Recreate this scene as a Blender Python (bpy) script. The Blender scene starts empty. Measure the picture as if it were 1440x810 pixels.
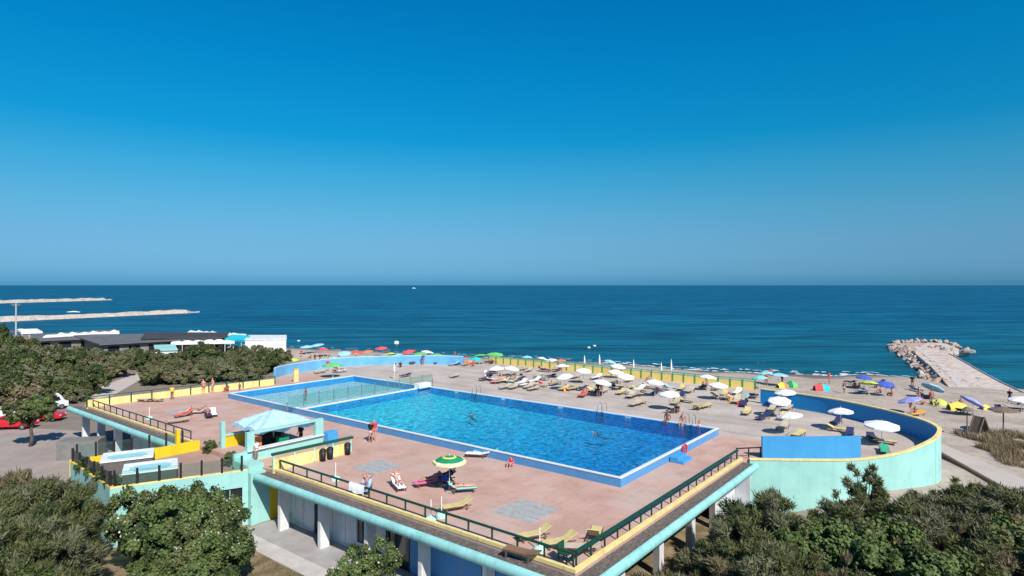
import bpy, bmesh, math, random
from mathutils import Vector, Matrix
random.seed(7)
R = math.radians
sc = bpy.context.scene
col = sc.collection
F, HZ, CAMZ = 868.0, 401.0, 16.0
ZD = 3.6
ANG = math.atan2(.785, .6195)
CU, SU = math.cos(ANG), math.sin(ANG)
C0 = (2.7, 26.65)

def P(px, py, z=0.0):
    d = F * (CAMZ - z) / (py - HZ)
    return Vector(((px - 720) / F * d, d, z))
def W(u, v, z=0.0):
    return Vector((C0[0] + u * CU - v * SU, C0[1] + u * SU + v * CU, z))
def UV(p):
    x, y = p[0] - C0[0], p[1] - C0[1]
    return (x * CU + y * SU, -x * SU + y * CU)
def sstep(a, b, x):
    t = max(0, min(1, (x - a) / (b - a))); return t * t * (3 - 2 * t)

# ---------------------------------------------------------------- materials
MATS = {}
def streaks(m, dark, amt=.45, sx=2.2, sz=.18):
    nt = m.node_tree; b = nt.nodes['Principled BSDF']; src = b.inputs['Base Color'].links[0].from_socket
    tc = nt.nodes.new('ShaderNodeTexCoord'); mp = nt.nodes.new('ShaderNodeMapping'); mp.inputs['Scale'].default_value = (sx, sx, sz); nt.links.new(tc.outputs['Object'], mp.inputs['Vector'])
    n = nt.nodes.new('ShaderNodeTexNoise'); n.inputs['Scale'].default_value = 1.6; n.inputs['Detail'].default_value = 8; n.inputs['Roughness'].default_value = .7; nt.links.new(mp.outputs[0], n.inputs['Vector'])
    r = nt.nodes.new('ShaderNodeMapRange'); r.inputs['From Min'].default_value = .52; r.inputs['From Max'].default_value = .74; r.inputs['To Max'].default_value = amt; nt.links.new(n.outputs['Fac'], r.inputs['Value'])
    x = nt.nodes.new('ShaderNodeMix'); x.data_type = 'RGBA'; x.inputs['B'].default_value = (*dark, 1); nt.links.new(src, x.inputs['A']); nt.links.new(r.outputs[0], x.inputs['Factor']); nt.links.new(x.outputs['Result'], b.inputs['Base Color'])
def mat(name, c, rough=.6, var=.12, scale=2.0, bump=0.0, bscale=20.0, spec=.3, metal=0.0, stain=None, stain_amt=.0, stain_scale=.4, trans=0.0, alpha=1.0):
    if name in MATS: return MATS[name]
    m = bpy.data.materials.new(name); m.use_nodes = True
    nt = m.node_tree; b = nt.nodes['Principled BSDF']
    b.inputs['Roughness'].default_value = rough
    b.inputs['Specular IOR Level'].default_value = spec
    b.inputs['Metallic'].default_value = metal
    b.inputs['Alpha'].default_value = alpha
    tc = nt.nodes.new('ShaderNodeTexCoord')
    n = nt.nodes.new('ShaderNodeTexNoise'); n.inputs['Scale'].default_value = scale; n.inputs['Detail'].default_value = 6
    nt.links.new(tc.outputs['Object'], n.inputs['Vector'])
    mx = nt.nodes.new('ShaderNodeMix'); mx.data_type = 'RGBA'
    mx.inputs['A'].default_value = [max(0, k * (1 - var)) for k in c] + [1]
    mx.inputs['B'].default_value = [min(1, k * (1 + var)) for k in c] + [1]
    rmp = nt.nodes.new('ShaderNodeMapRange'); rmp.inputs['From Min'].default_value = .3; rmp.inputs['From Max'].default_value = .7
    nt.links.new(n.outputs['Fac'], rmp.inputs['Value']); nt.links.new(rmp.outputs['Result'], mx.inputs['Factor'])
    last = mx.outputs['Result']
    if stain:
        n2 = nt.nodes.new('ShaderNodeTexNoise'); n2.inputs['Scale'].default_value = stain_scale; n2.inputs['Detail'].default_value = 8; n2.inputs['Roughness'].default_value = .65
        nt.links.new(tc.outputs['Object'], n2.inputs['Vector'])
        r2 = nt.nodes.new('ShaderNodeMapRange'); r2.inputs['From Min'].default_value = .48; r2.inputs['From Max'].default_value = .72; r2.inputs['To Max'].default_value = stain_amt
        nt.links.new(n2.outputs['Fac'], r2.inputs['Value'])
        m2 = nt.nodes.new('ShaderNodeMix'); m2.data_type = 'RGBA'; m2.inputs['B'].default_value = list(stain) + [1]
        nt.links.new(last, m2.inputs['A']); nt.links.new(r2.outputs['Result'], m2.inputs['Factor']); last = m2.outputs['Result']
    nt.links.new(last, b.inputs['Base Color'])
    if bump:
        n3 = nt.nodes.new('ShaderNodeTexNoise'); n3.inputs['Scale'].default_value = bscale; n3.inputs['Detail'].default_value = 5
        nt.links.new(tc.outputs['Object'], n3.inputs['Vector'])
        bp = nt.nodes.new('ShaderNodeBump'); bp.inputs['Strength'].default_value = bump; bp.inputs['Distance'].default_value = .03
        nt.links.new(n3.outputs['Fac'], bp.inputs['Height']); nt.links.new(bp.outputs['Normal'], b.inputs['Normal'])
    MATS[name] = m
    return m
MINT = mat('mint_paint', (.34, .64, .58), .55, .06, .5, stain=(.24, .43, .43), stain_amt=.4, stain_scale=.8, bump=.15)
MINTD = mat('mint_fascia_paint', (.30, .63, .60), .5, .08, .6, stain=(.16, .36, .32), stain_amt=.55, stain_scale=.9, bump=.15)
YEL = mat('yellow_paint', (.72, .56, .13), .55, .10, .8, stain=(.5, .38, .12), stain_amt=.6, stain_scale=1.2)
YELP = mat('pale_yellow_paint', (.86, .68, .27), .55, .1, .8, stain=(.55, .42, .2), stain_amt=.6, stain_scale=1.1)
YELB = mat('bright_yellow_paint', (.80, .55, .02), .5, .08, .8, stain=(.55, .38, .05), stain_amt=.5)
WHITE = mat('white_paint', (.74, .74, .74), .5, .05, 1.5, stain=(.5, .48, .45), stain_amt=.45, stain_scale=1.2)
GREYW = mat('pale_grey_plaster', (.66, .69, .73), .7, .06, 1.2, stain=(.36, .37, .4), stain_amt=.5, stain_scale=.7)
GREEN = mat('dark_green_paint', (.012, .085, .045), .45, .2, 3)
POSTG = mat('green_post_paint', (.02, .34, .10), .5, .15, 3)
DARK = mat('dark_metal', (.025, .025, .028), .45, .2, 3)
BLUEW = mat('blue_wall_paint', (.075, .30, .62), .5, .08, .8, stain=(.05, .2, .45), stain_amt=.4, stain_scale=.6)
BLUEP = mat('pool_outer_blue', (.09, .29, .56), .45, .08, 1.2, stain=(.12, .33, .6), stain_amt=.5, stain_scale=.9)
BLUEL = mat('blue_panel_paint', (.065, .33, .64), .45, .07, .6, stain=(.05, .27, .58), stain_amt=.5, stain_scale=.8)
NAVY = mat('ring_inner_blue', (.012, .25, .58), .5, .1, .8, stain=(.015, .15, .42), stain_amt=.5)
COPING = mat('white_coping', (.72, .74, .78), .5, .05, 2, stain=(.5, .52, .56), stain_amt=.4, stain_scale=2)
CONC = mat('concrete', (.36, .34, .33), .85, .1, 1.2, bump=.3, stain=(.24, .22, .21), stain_amt=.6, stain_scale=.5)
CONCL = mat('light_concrete', (.52, .49, .46), .85, .08, 1.2, bump=.3, stain=(.36, .33, .31), stain_amt=.6, stain_scale=.5)
GRAVEL = mat('gutter_gravel', (.115, .10, .095), .95, .55, 9, bump=.8, bscale=30, stain=(.30, .24, .17), stain_amt=.7, stain_scale=5)
ROOFD = mat('dark_roofing_felt', (.05, .05, .055), .85, .25, .3)
ROOFG = mat('grey_roof', (.13, .13, .14), .85, .2, .4)
GLASSD = mat('dark_glass', (.02, .025, .03), .08, .2, 1, spec=.6)
FABW = mat('white_canvas', (.80, .79, .78), .8, .04, 2)
FABLB = mat('light_blue_canvas', (.32, .58, .76), .8, .08, 2)
FABAQ = mat('aqua_canvas', (.25, .62, .62), .8, .08, 2)
FABB = mat('blue_canvas', (.06, .12, .52), .8, .1, 2)
FABLAV = mat('lavender_canvas', (.33, .36, .72), .8, .1, 2)
FABR = mat('red_canvas', (.74, .10, .10), .8, .1, 2)
FABO = mat('orange_canvas', (.80, .22, .08), .8, .1, 2)
FABG = mat('green_canvas', (.16, .50, .14), .8, .1, 2)
FABYG = mat('lime_canvas', (.52, .62, .12), .8, .1, 2)
FABT = mat('turquoise_canvas', (.02, .50, .60), .8, .1, 2)
FABDG = mat('deep_green_canvas', (.01, .26, .12), .8, .1, 2)
FABY = mat('yellow_canvas', (.84, .66, .12), .8, .08, 2)
FABC = mat('cream_canvas', (.82, .74, .42), .8, .05, 2)
KIOSKC = mat('pale_blue_awning', (.42, .64, .80), .7, .18, 2.5)
BEDY = mat('faded_yellow_sling', (.60, .49, .22), .75, .12, 3)
BEDC = mat('cream_sling', (.52, .45, .34), .75, .1, 3)
BEDB = mat('blue_towel', (.28, .50, .74), .85, .1, 6)
BEDP = mat('pink_towel', (.78, .16, .36), .85, .1, 6)
BEDR = mat('coral_towel', (.85, .16, .12), .85, .1, 6)
BEDW = mat('white_towel', (.80, .78, .78), .85, .06, 6)
BEDK = mat('navy_towel', (.03, .04, .12), .85, .2, 6)
BEDG = mat('green_sling', (.05, .40, .24), .8, .1, 6)
BEDA = mat('aqua_towel', (.3, .68, .68), .85, .1, 6)
BEDO = mat('orange_towel', (.85, .40, .06), .85, .1, 6)
FRAME = mat('brown_bed_frame', (.16, .09, .06), .6, .2, 5)
SKIN = mat('tanned_skin', (.42, .20, .13), .55, .08, 6)
SKINP = mat('pink_skin', (.58, .30, .22), .55, .08, 6)
SKIND = mat('deep_tanned_skin', (.26, .12, .075), .55, .08, 6)
HAIRD = mat('dark_hair', (.02, .014, .01), .7, .3, 20)
HAIRB = mat('blond_hair', (.42, .30, .14), .7, .3, 20)
CLK = mat('black_cloth', (.015, .015, .02), .8, .2, 6)
CLR = mat('red_cloth', (.70, .03, .06), .8, .1, 6)
CLW = mat('white_cloth', (.78, .77, .76), .8, .05, 6)
CLBL = mat('blue_cloth', (.04, .10, .42), .8, .1, 6)
CLY = mat('yellow_cloth', (.75, .60, .05), .8, .1, 6)
CARR = mat('red_car_paint', (.62, .015, .02), .25, .05, 3, spec=.6)
CARW = mat('white_car_paint', (.75, .76, .78), .25, .04, 3, spec=.6)
TYRE = mat('rubber', (.02, .02, .02), .8, .1, 5)
RIM = mat('alloy', (.45, .46, .48), .35, .05, 5, metal=.8)
BARK = mat('bark', (.11, .085, .065), .9, .3, 8, bump=.5)
ROCK = mat('pink_rock', (.48, .34, .27), .9, .3, 1.2, bump=.8, bscale=5, stain=(.24, .18, .15), stain_amt=.6, stain_scale=1.1)
ROCKG = mat('grey_rock', (.36, .33, .30), .9, .3, 1.2, bump=.8, bscale=5, stain=(.20, .17, .15), stain_amt=.6, stain_scale=1.1)
ROCKC = mat('cream_rock', (.50, .43, .36), .9, .25, .8, bump=.8, bscale=3, stain=(.30, .24, .2), stain_amt=.6, stain_scale=.3)
TUBB = mat('tub_side_panel', (.13, .115, .11), .6, .15, 4)
TUBW = mat('tub_acrylic', (.80, .83, .85), .2, .03, 2)
TUBL = mat('tub_water', (.34, .62, .62), .08, .1, 5, bump=.3, spec=.6)
PLASTB = mat('black_plastic', (.02, .02, .022), .5, .2, 5)
MINTT = mat('mint_plastic', (.45, .78, .66), .5, .05, 5)
GRATE = mat('grey_paving', (.38, .38, .37), .8, .10, 3, bump=.3, stain=(.25, .22, .20), stain_amt=.6, stain_scale=2)
WOOD = mat('weathered_wood', (.18, .13, .10), .8, .3, 5)

for m_, d_, a_ in ((MINT, (.24, .42, .38), .35), (MINTD, (.12, .24, .20), .6), (GREYW, (.25, .25, .26), .6), (WHITE, (.42, .38, .33), .5), (YELP, (.36, .27, .12), .6), (YELB, (.45, .30, .05), .4), (BLUEW, (.05, .18, .36), .5), (BLUEL, (.04, .22, .45), .4), (BLUEP, (.16, .30, .46), .6), (COPING, (.42, .42, .42), .5)): streaks(m_, d_, a_)
def glass_mat():
    m = bpy.data.materials.new('tinted_glass'); m.use_nodes = True; nt = m.node_tree; nt.nodes.clear()
    o = nt.nodes.new('ShaderNodeOutputMaterial'); t = nt.nodes.new('ShaderNodeBsdfTransparent'); g = nt.nodes.new('ShaderNodeBsdfGlossy')
    t.inputs['Color'].default_value = (.80, .92, .88, 1); g.inputs['Roughness'].default_value = .03
    d = nt.nodes.new('ShaderNodeBsdfDiffuse'); d.inputs['Color'].default_value = (.55, .62, .62, 1)
    f = nt.nodes.new('ShaderNodeFresnel'); f.inputs['IOR'].default_value = 1.3
    m1 = nt.nodes.new('ShaderNodeMixShader'); m1.inputs['Fac'].default_value = .03
    nt.links.new(t.outputs[0], m1.inputs[1]); nt.links.new(d.outputs[0], m1.inputs[2])
    x = nt.nodes.new('ShaderNodeMixShader'); nt.links.new(f.outputs[0], x.inputs[0]); nt.links.new(m1.outputs[0], x.inputs[1]); nt.links.new(g.outputs[0], x.inputs[2])
    nt.links.new(x.outputs[0], o.inputs['Surface']); return m
GLASS = glass_mat()

def leaf_mat(name, c1, c2):
    m = bpy.data.materials.new(name); m.use_nodes = True; nt = m.node_tree; b = nt.nodes['Principled BSDF']
    b.inputs['Roughness'].default_value = .6; b.inputs['Specular IOR Level'].default_value = .25
    g = nt.nodes.new('ShaderNodeNewGeometry'); mx = nt.nodes.new('ShaderNodeMix'); mx.data_type = 'RGBA'
    mx.inputs['A'].default_value = (*c1, 1); mx.inputs['B'].default_value = (*c2, 1)
    nt.links.new(g.outputs['Random Per Island'], mx.inputs['Factor']); nt.links.new(mx.outputs['Result'], b.inputs['Base Color'])
    tr = nt.nodes.new('ShaderNodeBsdfTranslucent'); nt.links.new(mx.outputs['Result'], tr.inputs['Color'])
    ms = nt.nodes.new('ShaderNodeMixShader'); ms.inputs[0].default_value = .22
    out = nt.nodes['Material Output']
    nt.links.new(b.outputs[0], ms.inputs[1]); nt.links.new(tr.outputs[0], ms.inputs[2]); nt.links.new(ms.outputs[0], out.inputs['Surface'])
    return m
L_OLIVE = leaf_mat('olive_leaves', (.07, .088, .032), (.19, .195, .075))
L_DEEP = leaf_mat('deep_green_leaves', (.028, .05, .018), (.085, .115, .036))
L_GREY = leaf_mat('grey_green_leaves', (.12, .13, .07), (.25, .245, .14))
L_BROWN = leaf_mat('brown_green_leaves', (.15, .125, .07), (.26, .20, .12))
L_FRESH = leaf_mat('fresh_green_leaves', (.08, .13, .035), (.17, .22, .07))
L_DRY = leaf_mat('dry_grass_blades', (.22, .16, .09), (.38, .29, .17))
L_FLOWER = leaf_mat('white_flowers', (.55, .50, .42), (.75, .72, .66))

# ---------------------------------------------------------------- mesh helpers
class MB:
    def __init__(s): s.v = []; s.f = []; s.m = []
    def quad(s, pts, mi=0):
        n = len(s.v); s.v += [tuple(p) for p in pts]; s.f.append(tuple(range(n, n + len(pts)))); s.m.append(mi); return s
    def box(s, x0, x1, y0, y1, z0, z1, mi=0):
        n = len(s.v)
        s.v += [(x0, y0, z0), (x1, y0, z0), (x1, y1, z0), (x0, y1, z0), (x0, y0, z1), (x1, y0, z1), (x1, y1, z1), (x0, y1, z1)]
        for f in ((0, 3, 2, 1), (4, 5, 6, 7), (0, 1, 5, 4), (1, 2, 6, 5), (2, 3, 7, 6), (3, 0, 4, 7)):
            s.f.append(tuple(n + i for i in f)); s.m.append(mi)
        return s
    def tube(s, pts, rad, k=8, mi=0, cap=True):
        pts = [Vector(p) for p in pts]
        if not hasattr(rad, '__len__'): rad = [rad] * len(pts)
        n = len(s.v)
        for i, p in enumerate(pts):
            d = (pts[min(i + 1, len(pts) - 1)] - pts[max(i - 1, 0)]).normalized()
            a = d.cross(Vector((0, 0, 1)) if abs(d.z) < .9 else Vector((1, 0, 0))).normalized(); b = d.cross(a)
            for j in range(k):
                t = 2 * math.pi * j / k
                s.v.append(tuple(p + (a * math.cos(t) + b * math.sin(t)) * rad[i]))
        for i in range(len(pts) - 1):
            for j in range(k):
                s.f.append((n + i * k + j, n + i * k + (j + 1) % k, n + (i + 1) * k + (j + 1) % k, n + (i + 1) * k + j)); s.m.append(mi)
        if cap:
            s.f.append(tuple(n + j for j in range(k))[::-1]); s.m.append(mi)
            s.f.append(tuple(n + (len(pts) - 1) * k + j for j in range(k))); s.m.append(mi)
        return s
    def lathe(s, prof, k=16, c=(0, 0), mi=0, mis=None):
        n = len(s.v)
        for (r, z) in prof:
            for j in range(k):
                t = 2 * math.pi * j / k; s.v.append((c[0] + r * math.cos(t), c[1] + r * math.sin(t), z))
        for i in range(len(prof) - 1):
            for j in range(k):
                s.f.append((n + i * k + j, n + i * k + (j + 1) % k, n + (i + 1) * k + (j + 1) % k, n + (i + 1) * k + j)); s.m.append(mis[i] if mis else mi)
        return s
    def prism(s, pts, z0, z1, mi=0):
        n = len(s.v); k = len(pts)
        s.v += [(p[0], p[1], z0) for p in pts] + [(p[0], p[1], z1) for p in pts]
        s.f.append(tuple(range(n + k - 1, n - 1, -1))); s.m.append(mi)
        s.f.append(tuple(range(n + k, n + 2 * k))); s.m.append(mi)
        for i in range(k):
            j = (i + 1) % k; s.f.append((n + i, n + j, n + k + j, n + k + i)); s.m.append(mi)
        return s
    def build(s, name, m, parent=None, smooth=False, loc=None, rz=0, bevel=0):
        me = bpy.data.meshes.new(name); me.from_pydata(s.v, [], s.f)
        ms = m if isinstance(m, (list, tuple)) else [m]
        for x in ms: me.materials.append(x)
        if len(ms) > 1: me.polygons.foreach_set('material_index', s.m)
        if smooth: me.polygons.foreach_set('use_smooth', [True] * len(me.polygons))
        me.update()
        if bevel:
            bm = bmesh.new(); bm.from_mesh(me)
            bmesh.ops.bevel(bm, geom=[e for e in bm.edges if len(e.link_faces) == 2 and e.calc_face_angle(0) > .5], offset=bevel, segments=2, affect='EDGES', profile=.5)
            bm.to_mesh(me); bm.free()
        o = bpy.data.objects.new(name, me); col.objects.link(o)
        if parent: o.parent = parent
        if loc is not None: o.location = loc
        o.rotation_euler.z = rz
        return o
def tag(o, label=None, cat=None, group=None, kind=None):
    if label: o['label'] = label
    if cat: o['category'] = cat
    if group: o['group'] = group
    if kind: o['kind'] = kind
    return o
def thing(name, loc, rz=0, label=None, cat=None, group=None):
    o = bpy.data.objects.new(name, None); col.objects.link(o); o.location = loc; o.rotation_euler.z = rz; o.empty_display_size = .3
    return tag(o, label, cat, group)
KIDS = {}
def copy_tree(o, loc=None, rz=None, scale=None, sub=None):
    """sub: dict part-name -> material replacing slot 0"""
    c = o.copy(); col.objects.link(c)
    if loc is not None: c.location = loc
    if rz is not None: c.rotation_euler = (0, 0, rz)
    if scale is not None: c.scale = scale if hasattr(scale, '__len__') else (scale,) * 3
    for k in ('label', 'category', 'group'):
        pass
    for ch in list(o.children):
        d = copy_tree(ch, sub=sub); d.parent = c
    if sub and o.type == 'MESH':
        key = o.name.split('.')[0]
        if key in sub: swap(c, sub[key])
    return c
SW = {}
def swap(o, m):
    k = (o.data.name, m.name)
    if k not in SW:
        d = o.data.copy(); d.materials[0] = m; SW[k] = d
    o.data = SW[k]
def ordi(n): return ['first', 'second', 'third', 'fourth', 'fifth', 'sixth', 'seventh', 'eighth', 'ninth', 'tenth', 'eleventh', 'twelfth', 'thirteenth', 'fourteenth', 'fifteenth', 'sixteenth', 'seventeenth', 'eighteenth', 'nineteenth', 'twentieth'][n]
REG = {}
def reg(o, desc, zone, cat, group, px):
    tag(o, None, cat, group); REG.setdefault((desc, zone), []).append((px, o))
def flush_labels():
    for (desc, zone), L in REG.items():
        L.sort(key=lambda t: t[0]); n = len(L)
        for i, (px, o) in enumerate(L):
            if n == 1: s = ''
            elif i == 0: s = ', leftmost one'
            elif i == n - 1: s = ', rightmost one'
            else: s = ', %s from the left' % ordi(i)
            o['label'] = '%s %s%s' % (desc, zone, s)
            if len(o['label'].split()) > 16: print('LONG', o['label'])

# ---------------------------------------------------------------- camera, light, sky
cam = bpy.data.cameras.new('camera'); co = bpy.data.objects.new('camera', cam); col.objects.link(co)
co.location = (0, 0, CAMZ); co.rotation_euler = (R(90), 0, 0)
cam.sensor_width = 36; cam.lens = F / 1440 * 36; cam.shift_y = -4 / 1440; cam.clip_end = 80000; cam.clip_start = .5
sc.camera = co
SEL = R(43); SAZ = math.atan2(.45, -.89)
sd = Vector((math.sin(SAZ) * math.cos(SEL), math.cos(SAZ) * math.cos(SEL), math.sin(SEL)))
sl = bpy.data.lights.new('sun', 'SUN'); sl.energy = 4.9; sl.angle = R(.53); sl.color = (1, .95, .88)
so = bpy.data.objects.new('sun', sl); col.objects.link(so); so.rotation_euler = sd.to_track_quat('Z', 'Y').to_euler(); so.location = (0, 0, 60)
w = bpy.data.worlds.new('World'); sc.world = w; w.use_nodes = True; nt = w.node_tree
bg = nt.nodes['Background']; sky = nt.nodes.new('ShaderNodeTexSky'); sky.sky_type = 'NISHITA'; sky.sun_disc = False
sky.sun_elevation = SEL; sky.sun_rotation = SAZ; sky.altitude = 0; sky.air_density = 1.0; sky.dust_density = .3; sky.ozone_density = 1.5
# clear-day tint of the sky by elevation (deep azure overhead, greyer blue at the horizon)
tcw = nt.nodes.new('ShaderNodeTexCoord'); spw = nt.nodes.new('ShaderNodeSeparateXYZ'); rw = nt.nodes.new('ShaderNodeValToRGB')
nrm = nt.nodes.new('ShaderNodeVectorMath'); nrm.operation = 'NORMALIZE'
nt.links.new(tcw.outputs['Generated'], nrm.inputs[0]); nt.links.new(nrm.outputs[0], spw.inputs[0]); nt.links.new(spw.outputs['Z'], rw.inputs['Fac'])
def lin(c): c /= 255; return c / 12.92 if c <= .04045 else ((c + .055) / 1.055) ** 2.4
EXPO = .2
SKYT = [(.13, (80, 148, 190), (.762, .709, .504)), (1.06, (102, 165, 202), (.805, .788, .578)), (2.05, (110, 172, 208), (.758, .821, .665)), (4.02, (110, 175, 213), (.612, .763, .745)), (6.64, (92, 173, 214), (.448, .627, .743)),
        (9.87, (60, 164, 212), (.322, .487, .667)), (13.04, (20, 150, 209), (.253, .396, .588)), (19.13, (4, 133, 198), (.173, .28, .457)), (24.8, (2, 118, 185), (.13, .218, .372))]
cr = rw.color_ramp
while len(cr.elements) > 1: cr.elements.remove(cr.elements[-1])
for k, (e, t_, n_) in enumerate(SKYT):
    el = cr.elements[0] if k == 0 else cr.elements.new(math.sin(R(e)))
    el.position = math.sin(R(e)); el.color = [lin(a) / b / 2 / 2 ** EXPO for a, b in zip(t_, n_)] + [1]
el = cr.elements.new(.75); el.color = (.22, .32, .42, 1)
mu = nt.nodes.new('ShaderNodeMix'); mu.data_type = 'RGBA'; mu.blend_type = 'MULTIPLY'; mu.inputs['Factor'].default_value = 1
m2 = nt.nodes.new('ShaderNodeVectorMath'); m2.operation = 'SCALE'; m2.inputs['Scale'].default_value = 2.0
nt.links.new(sky.outputs[0], mu.inputs['A']); nt.links.new(rw.outputs['Color'], mu.inputs['B']); nt.links.new(mu.outputs['Result'], m2.inputs[0]); nt.links.new(m2.outputs[0], bg.inputs['Color'])
bg.inputs['Strength'].default_value = .1
vs = sc.view_settings; vs.view_transform = 'Standard'; vs.look = 'None'; vs.gamma = 1; vs.exposure = EXPO
sc.cycles.max_bounces = 6; sc.cycles.transparent_max_bounces = 12
try: sc.cycles.use_denoising = True
except Exception: pass

# ---------------------------------------------------------------- sea, ground
SHORE = [(-1400, 900), (-420, 350), (-192, 232), (-120, 190), (-58, 159), (-11, 143), (43, 116), (66, 110), (80, 97), (90, 84), (150, 62), (400, 20), (1400, -100)]
def shore_y(x):
    for (a, b), (c, d) in zip(SHORE, SHORE[1:]):
        if x <= c: return b + (d - b) * (x - a) / (c - a)
    return SHORE[-1][1]
def gh(x, y):
    u, v = UV((x, y))
    base = 1.55 * sstep(19, 27, x)
    base = max(base, 1.0 * sstep(48, 60, u))
    s = shore_y(x) - y + 1.5 * math.sin(x * .11) + .8 * math.sin(x * .31)
    b = -.3 + s * (.075 if s > 0 else .12)
    h = min(base, b)
    h += .10 * math.sin(x * .55 + 1) * math.sin(y * .43) * sstep(24, 32, x) + .15 * math.sin(x * .21) * math.sin(y * .17 + 2) * sstep(30, 45, x) * (1 if s > 8 else max(0, s / 8))
    return max(h, -4)
def axis(a, b, fine, lo, hi, coarse):
    r = []; t = lo
    while t < hi: r.append(t); t += fine if a <= t < b else coarse
    r.append(hi); return r
def ground():
    xs = axis(-150, 110, 2.0, -1400, 1400, 25); ys = axis(-10, 200, 2.0, -120, 1000, 20)
    g = MB(); nx = len(xs)
    g.v = [(x, y, gh(x, y)) for y in ys for x in xs]
    g.f = [(j * nx + i, j * nx + i + 1, (j + 1) * nx + i + 1, (j + 1) * nx + i) for j in range(len(ys) - 1) for i in range(nx - 1)]
    m = bpy.data.materials.new('sand_and_soil'); m.use_nodes = True; nt = m.node_tree; b = nt.nodes['Principled BSDF']; b.inputs['Roughness'].default_value = .95; b.inputs['Specular IOR Level'].default_value = .15
    tc = nt.nodes.new('ShaderNodeTexCoord')
    def noise(s, d=6):
        n = nt.nodes.new('ShaderNodeTexNoise'); n.inputs['Scale'].default_value = s; n.inputs['Detail'].default_value = d; nt.links.new(tc.outputs['Object'], n.inputs['Vector']); return n
    def mix(a, bb, f):
        x = nt.nodes.new('ShaderNodeMix'); x.data_type = 'RGBA'
        for k, q in (('A', a), ('B', bb)):
            if isinstance(q, tuple): x.inputs[k].default_value = (*q, 1)
            else: nt.links.new(q, x.inputs[k])
        nt.links.new(f, x.inputs['Factor']); return x.outputs['Result']
    def mr(s, a, bb, t=1.0):
        r = nt.nodes.new('ShaderNodeMapRange'); r.inputs['From Min'].default_value = a; r.inputs['From Max'].default_value = bb; r.inputs['To Max'].default_value = t; nt.links.new(s, r.inputs['Value']); return r.outputs['Result']
    sand = mix((.37, .305, .25), (.49, .41, .345), mr(noise(.35).outputs['Fac'], .35, .65))
    sand = mix(sand, (.29, .225, .18), mr(noise(1.8).outputs['Fac'], .52, .75, .6))
    sp = nt.nodes.new('ShaderNodeSeparateXYZ'); nt.links.new(tc.outputs['Object'], sp.inputs[0])
    wet = mr(sp.outputs['Z'], .35, -.15); dry = mix(sand, (.15, .12, .10), wet)
    # dried grass west of the building front
    gr = mix((.16, .12, .07), (.30, .23, .14), mr(noise(.8).outputs['Fac'], .4, .6))
    fx = mr(sp.outputs['X'], 22, 14); fy = mr(sp.outputs['Y'], 52, 44)
    mm = nt.nodes.new('ShaderNodeMath'); mm.operation = 'MULTIPLY'; nt.links.new(fx, mm.inputs[0]); nt.links.new(fy, mm.inputs[1])
    c = mix(dry, gr, mm.outputs[0])
    nt.links.new(c, b.inputs['Base Color'])
    bp = nt.nodes.new('ShaderNodeBump'); bp.inputs['Strength'].default_value = .6; bp.inputs['Distance'].default_value = .12; nt.links.new(noise(1.6, 8).outputs['Fac'], bp.inputs['Height']); nt.links.new(bp.outputs[0], b.inputs['Normal'])
    o = g.build('ground', m, smooth=True); tag(o, kind='structure')
ground()

def water_nodes(m, waves, base, rough=.12, extra=None):
    nt = m.node_tree; b = nt.nodes['Principled BSDF']; b.inputs['Roughness'].default_value = rough; b.inputs['IOR'].default_value = 1.33
    tc = nt.nodes.new('ShaderNodeTexCoord'); prev = None
    for (sx, sy, sc_, det, st, dist) in waves:
        mp = nt.nodes.new('ShaderNodeMapping'); mp.inputs['Scale'].default_value = (sx, sy, 1); mp.inputs['Rotation'].default_value = (0, 0, R(-22)); nt.links.new(tc.outputs['Object'], mp.inputs['Vector'])
        n = nt.nodes.new('ShaderNodeTexNoise'); n.inputs['Scale'].default_value = sc_; n.inputs['Detail'].default_value = det; nt.links.new(mp.outputs[0], n.inputs['Vector'])
        bp = nt.nodes.new('ShaderNodeBump'); bp.inputs['Strength'].default_value = st; bp.inputs['Distance'].default_value = dist; nt.links.new(n.outputs['Fac'], bp.inputs['Height'])
        if prev: nt.links.new(prev.outputs[0], bp.inputs['Normal'])
        prev = bp
    nt.links.new(prev.outputs[0], b.inputs['Normal'])
    return tc, b, nt
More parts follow.
